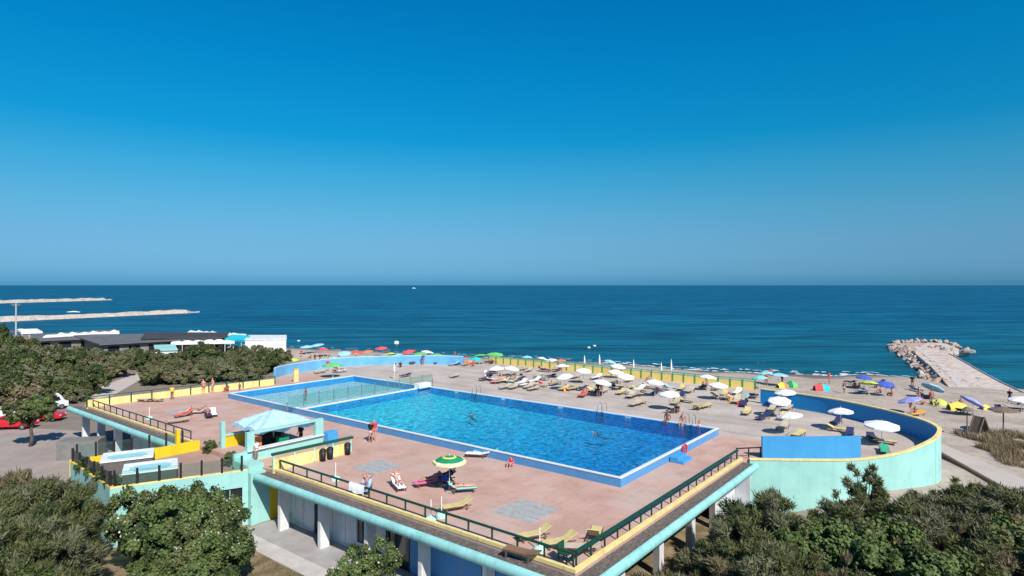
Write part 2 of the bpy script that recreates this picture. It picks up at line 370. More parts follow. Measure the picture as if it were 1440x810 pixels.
def sea():
    m = bpy.data.materials.new('sea_water'); m.use_nodes = True
    tc, b, nt = water_nodes(m, [(.35, 1.6, .10, 3, .7, 1.6), (.5, 1.5, .6, 4, .8, .35)], None, .22)
    b.inputs['Specular IOR Level'].default_value = 0
    gl = nt.nodes.new('ShaderNodeBsdfGlossy'); gl.inputs['Roughness'].default_value = .25; fr = nt.nodes.new('ShaderNodeFresnel'); fr.inputs['IOR'].default_value = 1.33
    bn = b.inputs['Normal'].links[0].from_socket; nt.links.new(bn, gl.inputs['Normal']); nt.links.new(bn, fr.inputs['Normal'])
    fm = nt.nodes.new('ShaderNodeMath'); fm.operation = 'MULTIPLY'; fm.inputs[1].default_value = .17; nt.links.new(fr.outputs[0], fm.inputs[0])
    sm = nt.nodes.new('ShaderNodeMixShader'); nt.links.new(fm.outputs[0], sm.inputs[0]); nt.links.new(b.outputs[0], sm.inputs[1]); nt.links.new(gl.outputs[0], sm.inputs[2]); nt.links.new(sm.outputs[0], nt.nodes['Material Output'].inputs['Surface'])
    mp = nt.nodes.new('ShaderNodeMapping'); mp.inputs['Scale'].default_value = (.10, 1.0, 1); mp.inputs['Rotation'].default_value = (0, 0, R(-8)); nt.links.new(tc.outputs['Object'], mp.inputs['Vector'])
    n = nt.nodes.new('ShaderNodeTexNoise'); n.inputs['Scale'].default_value = .05; n.inputs['Detail'].default_value = 7; n.inputs['Roughness'].default_value = .6; nt.links.new(mp.outputs[0], n.inputs['Vector'])
    r = nt.nodes.new('ShaderNodeMapRange'); r.inputs['From Min'].default_value = .35; r.inputs['From Max'].default_value = .68; nt.links.new(n.outputs['Fac'], r.inputs['Value'])
    x = nt.nodes.new('ShaderNodeMix'); x.data_type = 'RGBA'; x.inputs['A'].default_value = (.001, .072, .155, 1); x.inputs['B'].default_value = (.005, .130, .235, 1); nt.links.new(r.outputs[0], x.inputs['Factor'])
    spx = nt.nodes.new('ShaderNodeSeparateXYZ'); nt.links.new(tc.outputs['Object'], spx.inputs[0])
    ry = nt.nodes.new('ShaderNodeMapRange'); ry.inputs['From Min'].default_value = 320; ry.inputs['From Max'].default_value = 110; nt.links.new(spx.outputs['Y'], ry.inputs['Value'])
    x2 = nt.nodes.new('ShaderNodeMix'); x2.data_type = 'RGBA'; x2.inputs['B'].default_value = (.008, .115, .165, 1); nt.links.new(x.outputs['Result'], x2.inputs['A'])
    mz = nt.nodes.new('ShaderNodeMath'); mz.operation = 'MULTIPLY'; mz.inputs[1].default_value = .75; nt.links.new(ry.outputs[0], mz.inputs[0]); nt.links.new(mz.outputs[0], x2.inputs['Factor'])
    mp5 = nt.nodes.new('ShaderNodeMapping'); mp5.inputs['Scale'].default_value = (.22, 1.0, 1); mp5.inputs['Rotation'].default_value = (0, 0, R(-14)); nt.links.new(tc.outputs['Object'], mp5.inputs['Vector'])
    n5 = nt.nodes.new('ShaderNodeTexNoise'); n5.inputs['Scale'].default_value = .16; n5.inputs['Detail'].default_value = 6; n5.inputs['Roughness'].default_value = .62; n5.inputs['Distortion'].default_value = .6; nt.links.new(mp5.outputs[0], n5.inputs['Vector'])
    r5 = nt.nodes.new('ShaderNodeMapRange'); r5.inputs['From Min'].default_value = .38; r5.inputs['From Max'].default_value = .64; r5.inputs['To Min'].default_value = .62; r5.inputs['To Max'].default_value = 1.3; nt.links.new(n5.outputs['Fac'], r5.inputs['Value'])
    v5 = nt.nodes.new('ShaderNodeVectorMath'); v5.operation = 'SCALE'; nt.links.new(x2.outputs['Result'], v5.inputs[0]); nt.links.new(r5.outputs[0], v5.inputs['Scale'])
    nt.links.new(v5.outputs[0], b.inputs['Base Color'])
    g = MB()
    xs = [-60000, -8000, -1500, -300, -60, 60, 300, 1500, 8000, 60000]; ys = [-2000, 0, 80, 200, 500, 1500, 6000, 20000, 60000]
    n_ = len(xs); g.v = [(a, b_, -.3) for b_ in ys for a in xs]
    g.f = [(j * n_ + i, j * n_ + i + 1, (j + 1) * n_ + i + 1, (j + 1) * n_ + i) for j in range(len(ys) - 1) for i in range(n_ - 1)]
    tag(g.build('sea', m), kind='structure')
    # surf: thin ragged strips of foam on the water's edge
    FO = mat('sea_foam', (.78, .80, .80), .8, .1, 3)
    g = MB(); random.seed(3)
    for x0 in range(-150, 74):
        for rep in range(2):
            if random.random() < (.22 if x0 < 15 else .06): continue
            off = random.uniform(-.9, 1.2) + rep * random.choice((0, 3.6)); L = random.uniform(.6, 1.8); wd = random.uniform(.12, .5) * (2.6 if x0 > 15 else .9)
            pts = []
            def yy(x): return shore_y(x) + (1.5 * math.sin(x * .11) + .8 * math.sin(x * .31)) + off
            k = 5
            top = [(x0 + L * i / k, yy(x0 + L * i / k) + wd * math.sin(math.pi * (i + .4) / (k + .8)) * random.uniform(.5, 1), -.285 + .02 * rep) for i in range(k + 1)]
            bot = [(x0 + L * i / k, yy(x0 + L * i / k) - wd * .5 * random.uniform(.2, 1), -.285 + .02 * rep) for i in range(k + 1)]
            n0 = len(g.v); g.v += bot + top
            for i in range(k): g.f.append((n0 + i, n0 + i + 1, n0 + k + 2 + i, n0 + k + 1 + i)); g.m.append(0)
    tag(g.build('surf_foam', FO), 'white surf breaking along the edge of the beach', 'surf', kind='stuff')
sea()

# ---------------------------------------------------------------- deck
ringw = [(16.8, 43.8, 3.75), (20.5, 43.6, 3.75), (24.3, 43.7, 3.75), (27.6, 44.0, 4.15), (30.3, 44.9, 4.75), (31.7, 46.0, 5.1), (32.6, 47.6, 5.2), (33.0, 50.2, 5.2), (32.4, 53.9, 5.2), (30.9, 58.2, 5.2), (28.7, 61.6, 5.2), (26.0, 64.6, 5.2)]
def spline(pts, n=8):
    out = []
    for i in range(len(pts) - 1):
        p0 = pts[max(i - 1, 0)]; p1 = pts[i]; p2 = pts[i + 1]; p3 = pts[min(i + 2, len(pts) - 1)]
        for k in range(n):
            t = k / n
            out.append(tuple(.5 * ((2 * b) + (-a + c) * t + (2 * a - 5 * b + 4 * c - d) * t * t + (-a + 3 * b - 3 * c + d) * t ** 3) for a, b, c, d in zip(p0, p1, p2, p3)))
    out.append(tuple(pts[-1])); return out
ring = spline(ringw)
lringw = [P(652, 513, ZD), P(600, 512, ZD), P(550, 512.5, ZD), P(500, 514, ZD), P(455, 518, ZD), P(425, 522.5, ZD), P(400, 527, ZD), P(385, 531.5, ZD)]
lring = spline([tuple(p) for p in lringw])
def deck():
    out = [(-.1, 59.0), (-.1, -.1), (21.9, -.1)] + [UV(p) for p in ring[2:]] + [(53.0, 8.0), (53.0, 47)] + [UV(p) for p in lring] + [(19.6, 57.2)]
    hole = [(11.2, 3.8), (28, 3.8), (28, 51.9), (11.2, 51.9)]
    bm = bmesh.new()
    def loop(pts):
        vs_ = [bm.verts.new((a, b, ZD)) for a, b in pts]
        for i in range(len(vs_)): bm.edges.new((vs_[i], vs_[(i + 1) % len(vs_)]))
    loop(out); loop(hole)
    bmesh.ops.triangle_fill(bm, use_beauty=True, use_dissolve=False, edges=bm.edges[:], normal=(0, 0, 1))
    r = bmesh.ops.extrude_face_region(bm, geom=bm.faces[:])
    for v in [x for x in r['geom'] if isinstance(x, bmesh.types.BMVert)]: v.co.z -= .35
    bmesh.ops.recalc_face_normals(bm, faces=bm.faces[:])
    me = bpy.data.meshes.new('pool_deck'); bm.to_mesh(me); bm.free()
    m = bpy.data.materials.new('deck_paving'); m.use_nodes = True; nt = m.node_tree; b = nt.nodes['Principled BSDF']; b.inputs['Roughness'].default_value = .8; b.inputs['Specular IOR Level'].default_value = .25
    tc = nt.nodes.new('ShaderNodeTexCoord')
    def noise(s, d=6, ro=.55, src=None):
        n = nt.nodes.new('ShaderNodeTexNoise'); n.inputs['Scale'].default_value = s; n.inputs['Detail'].default_value = d; n.inputs['Roughness'].default_value = ro; nt.links.new(src or tc.outputs['Object'], n.inputs['Vector']); return n.outputs['Fac']
    def mr(s, a, bb, t=1.0):
        r = nt.nodes.new('ShaderNodeMapRange'); r.inputs['From Min'].default_value = a; r.inputs['From Max'].default_value = bb; r.inputs['To Max'].default_value = t; nt.links.new(s, r.inputs['Value']); return r.outputs['Result']
    def mix(a, bb, f):
        x = nt.nodes.new('ShaderNodeMix'); x.data_type = 'RGBA'
        for k, q in (('A', a), ('B', bb)):
            if isinstance(q, tuple): x.inputs[k].default_value = (*q, 1)
            else: nt.links.new(q, x.inputs[k])
        if isinstance(f, float): x.inputs['Factor'].default_value = f
        else: nt.links.new(f, x.inputs['Factor'])
        return x.outputs['Result']
    pink = mix((.48, .295, .235), (.58, .375, .305), mr(noise(.5), .35, .65))
    pink = mix(pink, (.54, .42, .36), mr(noise(.22, 5), .48, .7, .7))
    pink = mix(pink, (.24, .13, .10), mr(noise(1.3, 8, .7), .56, .78, .55))
    be = mix((.45, .385, .335), (.55, .475, .415), mr(noise(.3), .35, .65))
    mp = nt.nodes.new('ShaderNodeMapping'); mp.inputs['Scale'].default_value = (1.0, .12, 1); nt.links.new(tc.outputs['Object'], mp.inputs['Vector'])
    be = mix(be, (.30, .24, .20), mr(noise(.55, 6, .6, mp.outputs[0]), .5, .7, .6))
    be = mix(be, (.27, .22, .19), mr(noise(1.9, 8, .7), .58, .78, .5))
    sp = nt.nodes.new('ShaderNodeSeparateXYZ'); nt.links.new(tc.outputs['Object'], sp.inputs[0])
    ad = nt.nodes.new('ShaderNodeMath'); ad.operation = 'MULTIPLY_ADD'; nt.links.new(noise(.35, 4), ad.inputs[0]); ad.inputs[1].default_value = 2.0; nt.links.new(sp.outputs['X'], ad.inputs[2])
    c = mix(pink, be, mr(ad.outputs[0], 28.4, 30.2))
    br = nt.nodes.new('ShaderNodeTexBrick'); br.offset = 0; br.inputs['Scale'].default_value = 1.0; br.inputs['Brick Width'].default_value = 1.3; br.inputs['Row Height'].default_value = 1.3; br.inputs['Mortar Size'].default_value = .018
    br.inputs['Color1'].default_value = (1, 1, 1, 1); br.inputs['Color2'].default_value = (.90, .90, .90, 1); br.inputs['Mortar'].default_value = (.72, .68, .66, 1); nt.links.new(tc.outputs['Object'], br.inputs['Vector'])
    ml = nt.nodes.new('ShaderNodeMix'); ml.data_type = 'RGBA'; ml.blend_type = 'MULTIPLY'; ml.inputs['Factor'].default_value = .6; nt.links.new(c, ml.inputs['A']); nt.links.new(br.outputs['Color'], ml.inputs['B'])
    nt.links.new(ml.outputs['Result'], b.inputs['Base Color'])
    bp = nt.nodes.new('ShaderNodeBump'); bp.inputs['Strength'].default_value = .25; bp.inputs['Distance'].default_value = .03; nt.links.new(noise(6), bp.inputs['Height']); nt.links.new(bp.outputs[0], b.inputs['Normal'])
    me.materials.append(m)
    o = bpy.data.objects.new('pool_deck', me); col.objects.link(o); o.location = (C0[0], C0[1], 0); o.rotation_euler.z = ANG
    tag(o, kind='structure')
    # grey paved squares let into the deck
    for (u, v, s) in ((3.2, 4.7, 2.7), (3.5, 17.7, 2.5), (3.6, 47.3, 2.5)):
        g = MB()
        for i in range(4):
            for j in range(4):
                a = s / 4; g.box(-s / 2 + i * a + .012, -s / 2 + (i + 1) * a - .012, -s / 2 + j * a + .012, -s / 2 + (j + 1) * a - .012, 0.001, .012)
        o = g.build('paved_square', GRATE, loc=W(u + s / 2, v + s / 2, ZD), rz=ANG); tag(o, kind='structure')
deck()

# ---------------------------------------------------------------- pools
ZR = 4.2
def pool_floor_mat(name, light, deep, ymin, ymax):
    m = bpy.data.materials.new(name); m.use_nodes = True; nt = m.node_tree; b = nt.nodes['Principled BSDF']; b.inputs['Roughness'].default_value = .5
    tc = nt.nodes.new('ShaderNodeTexCoord')
    n = nt.nodes.new('ShaderNodeTexNoise'); n.inputs['Scale'].default_value = 1.4; n.inputs['Detail'].default_value = 4; nt.links.new(tc.outputs['Object'], n.inputs['Vector'])
    x = nt.nodes.new('ShaderNodeMix'); x.data_type = 'RGBA'; x.inputs['A'].default_value = (*[k * .85 for k in light], 1); x.inputs['B'].default_value = (*[min(1, k * 1.15) for k in light], 1)
    nt.links.new(n.outputs['Fac'], x.inputs['Factor']); nt.links.new(x.outputs['Result'], b.inputs['Base Color']); return m
def water_mat(name, shallow, deep, v0, v1, rip=1.0):
    """tinted transparent body with a fresnel sky reflection; the tint is graded for depth, with ripple light and dark painted in by noise"""
    m = bpy.data.materials.new(name); m.use_nodes = True; nt = m.node_tree; nt.nodes.clear()
    o = nt.nodes.new('ShaderNodeOutputMaterial'); t = nt.nodes.new('ShaderNodeBsdfTransparent'); g = nt.nodes.new('ShaderNodeBsdfGlossy'); g.inputs['Roughness'].default_value = .06
    tc = nt.nodes.new('ShaderNodeTexCoord'); sp = nt.nodes.new('ShaderNodeSeparateXYZ'); nt.links.new(tc.outputs['Object'], sp.inputs[0])
    r = nt.nodes.new('ShaderNodeMapRange'); r.inputs['From Min'].default_value = v0; r.inputs['From Max'].default_value = v1; nt.links.new(sp.outputs['Y'], r.inputs['Value'])
    x = nt.nodes.new('ShaderNodeMix'); x.data_type = 'RGBA'; x.inputs['A'].default_value = (*deep, 1); x.inputs['B'].default_value = (*shallow, 1); nt.links.new(r.outputs[0], x.inputs['Factor'])
    # choppy wavelets: noise for the bump and for the painted ripple light
    def nz(s, d, dist=0):
        n = nt.nodes.new('ShaderNodeTexNoise'); n.inputs['Scale'].default_value = s; n.inputs['Detail'].default_value = d; n.inputs['Distortion'].default_value = dist; nt.links.new(tc.outputs['Object'], n.inputs['Vector']); return n.outputs['Fac']
    w1 = nz(2.3, 3, 1.0)
    mr = nt.nodes.new('ShaderNodeMapRange'); mr.inputs['From Min'].default_value = .36; mr.inputs['From Max'].default_value = .64; mr.inputs['To Min'].default_value = 1 - .38 * rip; mr.inputs['To Max'].default_value = 1 + .25 * rip; nt.links.new(w1, mr.inputs['Value'])
    vm = nt.nodes.new('ShaderNodeVectorMath'); vm.operation = 'SCALE'; nt.links.new(x.outputs['Result'], vm.inputs[0]); nt.links.new(mr.outputs[0], vm.inputs['Scale'])
    nt.links.new(vm.outputs[0], t.inputs['Color'])
    b1 = nt.nodes.new('ShaderNodeBump'); b1.inputs['Strength'].default_value = .7; b1.inputs['Distance'].default_value = .10; nt.links.new(w1, b1.inputs['Height'])
    b2 = nt.nodes.new('ShaderNodeBump'); b2.inputs['Strength'].default_value = .5; b2.inputs['Distance'].default_value = .03; nt.links.new(nz(5, 3), b2.inputs['Height']); nt.links.new(b1.outputs[0], b2.inputs['Normal'])
    nt.links.new(b2.outputs[0], g.inputs['Normal'])
    f = nt.nodes.new('ShaderNodeFresnel'); f.inputs['IOR'].default_value = 1.2; nt.links.new(b2.outputs[0], f.inputs['Normal'])
    ms = nt.nodes.new('ShaderNodeMixShader'); nt.links.new(f.outputs[0], ms.inputs[0]); nt.links.new(t.outputs[0], ms.inputs[1]); nt.links.new(g.outputs[0], ms.inputs[2])
    nt.links.new(ms.outputs[0], o.inputs['Surface']); return m
def pools():
    TILE = mat('pool_deep_blue_tiles', (.01, .24, .52), .4, .15, 3)
    TILE2 = mat('kids_pool_blue_tiles', (.02, .26, .58), .4, .12, 3)
    # main pool: local x = u, y = v
    def pool(name, label, u0, u1, v0, v1, floor_z, fm, wall_tile, shut=None):
        t = thing(name, (C0[0], C0[1], 0), ANG, label, 'swimming pool')
        th = .22
        g = MB()
        for (a, b, c, d) in ((u0, u0 + th, v0, v1), (u1 - th, u1, v0, v1), (u0 + th, u1 - th, v0, v0 + th), (u0 + th, u1 - th, v1 - th, v1)): g.box(a, b, c, d, 2.0, ZR - .07)
        g.build('outer_wall', BLUEP, t)
        g = MB(); e = .03
        for (a, b, c, d) in ((u0 - e, u0 + th, v0 - e, v1), (u1 - th, u1 + e, v0 - e, v1), (u0 + th, u1 - th, v0 - e, v0 + th), (u0 + th, u1 - th, v1 - th, v1)): g.box(a, b, c, d, ZR - .07, ZR)
        g.build('coping', COPING, t, bevel=.012)
        a, b, c, d = u0 + th + .004, u1 - th - .004, v0 + th + .004, v1 - th - .004
        zt = ZR - .10; f0, f1 = floor_z
        g = MB()
        g.quad([(a, c, f0), (a, c, zt), (a, d, zt), (a, d, f1)]).quad([(b, c, f0), (b, d, f1), (b, d, zt), (b, c, zt)]).quad([(a, c, f0), (b, c, f0), (b, c, zt), (a, c, zt)]).quad([(a, d, f1), (a, d, zt), (b, d, zt), (b, d, f1)])
        g.build('tiled_side', wall_tile, t)
        MB().quad([(a, c, f0), (b, c, f0), (b, d, f1), (a, d, f1)]).build('pool_floor', fm, t)
        return t
    fm = pool_floor_mat('pool_floor_paint', (.16, .62, .78), None, 0, 1)
    fk = pool_floor_mat('kids_floor_paint', (.52, .68, .69), None, 0, 1)
    t = pool('swimming_pool', 'large rectangular pool of bright blue water in the deck centre', 11.2, 28, 3.8, 38.0, (2.85, 3.38), fm, TILE)
    # depth plates along the far side
    for px in (642, 708, 788, 883, 958):
        # intersection with the plane u = 27.6
        r = (px - 720) / F; v = (C0[0] + 27.78 * CU - r * (C0[1] + 27.78 * SU)) / (SU + r * CU)
        MB().box(-.008, .004, -.28, .28, -.09, .09).build('depth_plate', WHITE, t, loc=(27.765, v, 3.99))
    MB().box(-.9, .9, -.45, .45, 0, .55).build('starting_block', WHITE, t, loc=(26.9, 37.8, ZR), bevel=.03)
    k = pool('paddling_pool', 'shallow pale turquoise paddling pool at the far left end', 11.2, 28, 38.0, 51.9, (3.45, 3.45), fk, TILE2)
    wm = water_mat('pool_water', (.38, .93, .95), (.13, .56, .84), 5.0, 30, 1.05)
    wk = water_mat('kids_water', (.82, .96, .97), (.82, .96, .97), 38, 50, .5)
    o = MB().quad([(11.42, 4.02, 0), (27.78, 4.02, 0), (27.78, 37.78, 0), (11.42, 37.78, 0)]).build('pool_water', wm, loc=(C0[0], C0[1], ZR - .16), rz=ANG); tag(o, kind='structure')
    o = MB().quad([(11.42, 38.22, 0), (27.78, 38.22, 0), (27.78, 51.68, 0), (11.42, 51.68, 0)]).build('paddling_pool_water', wk, loc=(C0[0], C0[1], ZR - .22), rz=ANG); tag(o, kind='structure')
    # steps at the right end
    st = MB().box(-.8, .8, -1.0, 0, 0, .2).box(-.8, .8, -.6, 0, .2, .4).build('pool_step', BLUEL, loc=W(19.0, 3.72, ZD), rz=ANG, bevel=.02); tag(st, 'small blue steps against the right-hand end wall of the pool', 'steps')
    bb = MB(); k_ = 20
    rr = []
    for i in range(k_ + 1):
        a = 2 * math.pi * i / k_; rr.append((math.cos(a) * .34, 0, math.sin(a) * .34))
    bb.tube(rr, .075, 8, cap=False); o = bb.build('lifebuoy', CLR, smooth=True, loc=W(20.6, 3.62, ZD + .42), rz=ANG); tag(o, 'red lifebuoy leaning on the right end wall of the pool', 'lifebuoy')
    # ladders on the far edge
    def ladder(u, v, lab):
        t = thing('pool_ladder', W(u, v, ZR), ANG, lab, 'pool ladder', 'steel pool ladders')
        for s in (-.28, .28):
            pts = [(-.7, s, -.9), (-.7, s, .45)] + [(-.35 + .35 * math.cos(R(a)), s, .45 + .35 * math.sin(R(a))) for a in range(170, -1, -20)] + [(0, s, .002)]
            MB().tube(pts, .03, 6).build('handrail', RIM, t, smooth=True)
        for z in (-.2, -.5, -.8): MB().box(-.76, -.64, -.27, .27, z, z + .03).build('rung', RIM, t)
    ladder(28.4, 30.5, 'steel pool ladder on the far edge, towards the left'); ladder(28.4, 14.8, 'steel pool ladder on the far edge, middle one'); ladder(28.4, 6.2, 'steel pool ladder on the far edge, rightmost one')
    # glass fence round the paddling pool
    t = thing('glass_fence', W(8.6, 38.9, ZD), ANG, 'low clear glass fence dividing the paddling pool from the big pool', 'fence')
    zs = lambda u: ZR - ZD if 2.5 < u < 19.5 else 0
    for i in range(13):
        u = i * 1.75; MB().box(u - .03, u + .03, -.03, .03, zs(u), 1.25 + zs(u)).build('post', RIM, t)
    for i in range(12):
        u = i * 1.75; b = max(zs(u), zs(u + 1.75)); MB().box(u + .06, u + 1.69, -.006, .006, b + .12, b + 1.15).build('glass_panel', GLASS, t)
pools()

# ---------------------------------------------------------------- curved walls
def wall_strip(path, thick, z0f, z1f, name, m_out, m_in, m_cap, label, capw=.1, parent_loc=None):
    """path: world points; outside is on the right-hand side when walking the path reversed"""
    pts = [Vector((p[0], p[1], 0)) for p in path]; n = len(pts)
    c = pts[n // 2].copy(); c.z = 0
    t = thing(name, c, 0, label, 'wall')
    nor = []
    for i in range(n):
        d = (pts[min(i + 1, n - 1)] - pts[max(i - 1, 0)]).normalized(); nor.append(Vector((d.y, -d.x, 0)))
    def ribbon(offs, za, zb, nm, m, mi=None):
        g = MB()
        for i in range(n):
            for (o_, zz) in ((offs[0], za(i)), (offs[1], za(i)), (offs[1], zb(i)), (offs[0], zb(i))):
                q = pts[i] + nor[i] * o_ - c; g.v.append((q.x, q.y, zz))
        for i in range(n - 1):
            a = i * 4; b = a + 4
            for j in range(4):
                g.f.append((a + j, a + (j + 1) % 4, b + (j + 1) % 4, b + j)); g.m.append(0)
        g.f.append((0, 1, 2, 3)); g.m.append(0); g.f.append(tuple((n - 1) * 4 + j for j in (3, 2, 1, 0))); g.m.append(0)
        return g.build(nm, m, t)
    ribbon((thick / 2, thick), z0f, lambda i: z1f(i) - capw, 'outer_face', m_out)
    ribbon((0, thick / 2 - .003), lambda i: ZD - .3, lambda i: z1f(i) - capw, 'inner_face', m_in)
    ribbon((-.04, thick + .04), lambda i: z1f(i) - capw + .001, z1f, 'coping', m_cap)
    return t
rw_ = wall_strip(ring, .22, lambda i: -.3, lambda i: ring[i][2], 'curved_wall', MINT, NAVY, YELP, 'tall curved mint wall with yellow rim and dark blue inside, right side')
PALEB = mat('pale_weathered_blue', (.13, .40, .66), .6, .1, .7, stain=(.25, .45, .58), stain_amt=.6, stain_scale=.8)
wall_strip([p for p in lring][::1], -.3, lambda i: 0, lambda i: ZD + 1.4, 'curved_wall', PALEB, PALEB, mat('pale_blue_cap', (.42, .62, .68), .6), 'low curved blue wall at the far left corner of the terrace')
q_ = ring[34]; q2 = ring[35]; d_ = Vector((q2[0] - q_[0], q2[1] - q_[1], 0)).normalized(); n_ = Vector((d_.y, -d_.x, 0))
c_ = Vector((q_[0], q_[1], 0)) + n_ * .225 - rw_.location
MB().prism([(c_.x - d_.x * .03, c_.y - d_.y * .03), (c_.x + d_.x * .03, c_.y + d_.y * .03), (c_.x + d_.x * .03 + n_.x * .01, c_.y + d_.y * .03 + n_.y * .01), (c_.x - d_.x * .03 + n_.x * .01, c_.y - d_.y * .03 + n_.y * .01)], 0, q_[2] - .12).build('wall_joint', MINTD, rw_)
# blue panel on the front rim
def panel():
    a = (19.0, 43.95); pts = [P(1075, 645, 3.75), P(1218, 641, 3.75)]
    p0 = Vector((pts[0].x, 44.05, 0)); 
    t = thing('blue_screen_wall', (17.9, 44.1, 3.55), 0, 'bright blue screen wall standing on the mint wall beside the railing', 'wall')
    L = 25.0 - 17.9
    MB().prism([(0, 0), (L * .5, -.1), (L, .12), (L, .34), (L * .5, .12), (0, .22)], 0, 1.62).build('panel', BLUEL, t)
panel()
MINTLINE = None

# ---------------------------------------------------------------- straight parapets, railings
def parapet(name, label, a, b, h, m, capm, post_m, step, post_h, foot=ZD, rail=None, posts_on=True, th=.2, below=0.3, post_w=.06):
    a = Vector((*a, 0)); b = Vector((*b, 0)); d = b - a; L = d.length; ang = math.atan2(d.y, d.x)
    t = thing(name, (a.x, a.y, foot), ang, label, 'wall')
    MB().box(0, L, -th / 2, th / 2, -below, h).build('wall_face', m, t)
    if capm: MB().box(-.02, L + .02, -th / 2 - .03, th / 2 + .03, h + .002, h + .07).build('coping', capm, t)
    n = max(1, round(L / step))
    if posts_on:
        for i in range(n + 1):
            x = L * i / n; MB().box(x - post_w, x + post_w, -th / 2 - .07, -th / 2 - .001, h * .1, post_h).build('post', post_m, t)
    if rail: MB().tube([(0, -th / 2 - .03, post_h), (L, -th / 2 - .03, post_h)], .045, 6).build('top_rail', rail, t)
    return t
# far parapet (towards the beach); its posts face us
A_, B_ = W(52.6, 49.5), W(52.6, 8.2)
parapet('yellow_parapet', 'long yellow parapet with green posts at the beach side of the terrace', (A_.x, A_.y), (B_.x, B_.y), .98, mat('warm_yellow_paint', (.95, .66, .20), .5, .12, .8, stain=(.8, .5, .2), stain_amt=.5), MINTD, POSTG, 1.45, 1.22, rail=POSTG)
A_, B_ = W(-.2, 58.2), W(19.5, 56.6)
parapet('yellow_parapet', 'low yellow wall with dark posts along the left side of the deck', (A_.x, A_.y), (B_.x, B_.y), .72, YELP, None, GREEN, 1.9, 1.05, rail=GREEN)
t = thing('yellow_pillar', P(416, 537, ZD), ANG, 'narrow yellow pillar beside the low curved blue wall', 'pillar')
MB().box(-.3, .3, -.15, .15, 0, 1.6).build('shaft', YELP, t); MB().box(-.34, .34, -.19, .19, 1.602, 1.68).build('cap', YELB, t)
# middle yellow wall with green rail
A_, B_ = W(-.2, 23.6), W(5.8, 23.3)
t = parapet('yellow_parapet', 'short yellow wall with thick green handrail in front of the kiosk', (A_.x, A_.y), (B_.x, B_.y), .78, YELP, None, MINTT, 1.45, 1.05, post_w=.035)
MB().box(-.1, 6.2, -.19, .02, 1.06, 1.22).build('handrail', GREEN, t)
# bins on it
for i, (u, lab) in enumerate(((3.3, 'black bin against the short yellow wall, left one'), (3.9, 'black bin against the short yellow wall, second from left'), (5.4, 'black bin at the outer end of the short yellow wall'))):
    t = thing('litter_bin', W(u, 23.02, ZD), ANG, lab, 'bin', 'black bins by the yellow wall')
    MB().lathe([(.001, .002), (.19, .002), (.23, .72), (.20, .72), (.18, .3), (.001, .3)], 14).build('body', PLASTB, t, smooth=True)
    MB().lathe([(.235, .722), (.245, .78), (.12, .88), (.001, .89)], 14).build('lid', PLASTB, t, smooth=True)

def railing(name, label, a, b, z, step, h, m, thick=.045, second=True, posts=.035):
    d = b - a; L = math.hypot(d.x, d.y); ang = math.atan2(d.y, d.x)
    t = thing(name, (a.x, a.y, z), ang, label, 'railing')
    n = round(L / step)
    for i in range(n + 1): MB().box(L * i / n - posts, L * i / n + posts, -posts, posts, 0, h - .002).build('post', m, t)
    MB().box(-.05, L + .05, -thick, thick, h, h + .09).build('top_rail', m, t, bevel=.01)
    return t
GR2 = mat('railing_green', (.012, .06, .035), .4, .25, 3)
railing('green_railing', 'dark green railing along the front edge of the deck above the changing rooms', W(.18, .18), W(.18, 23.3), ZD + .1, 1.55, .55, GR2, .06)
railing('green_railing', 'dark green railing along the right edge of the deck towards the mint wall', W(.42, .18), W(21.6, .18), ZD + .1, 1.22, .55, GR2, .10)
railing('green_railing', 'short black railing joining the deck corner to the blue screen wall', W(21.9, .3), Vector((17.85, 44.35, 0)), ZD, 1.0, .7, DARK, .03)
railing('green_railing', 'thin brown green railing along the left part of the deck edge', W(.18, 36.2), W(.18, 57.6), ZD + .1, 1.5, .6, GR2, .03)

# ---------------------------------------------------------------- building below the deck
def fascia(t, u0, v0, u1, v1, out, dummy=0):
    """half-round mint eave from (u0,v0) to (u1,v1), bulging in direction out"""
    d = Vector((u1 - u0, v1 - v0, 0)); k = 10; g = MB(); n = Vector((out[0], out[1], 0))
    prof = [Vector((0, 0, .0))]
    for i in range(k + 1):
        a = R(90 - 180 * i / k); prof.append((math.cos(a) * .26, math.sin(a) * .27))
    prof = prof[1:]
    for e in range(2):
        for (r, z) in prof: g.v.append((u0 + d.x * e + n.x * r, v0 + d.y * e + n.y * r, 3.28 + z))
    m = len(prof)
    for i in range(m - 1): g.f.append((i, i + 1, m + i + 1, m + i)); g.m.append(0)
    g.f.append((0, m, 2 * m - 1, m - 1)); g.m.append(0)
    g.f.append(tuple(range(m))); g.m.append(0); g.f.append(tuple(range(2 * m - 1, m - 1, -1))); g.m.append(0)
    return g.build('mint_eave', MINTD, t, smooth=False)
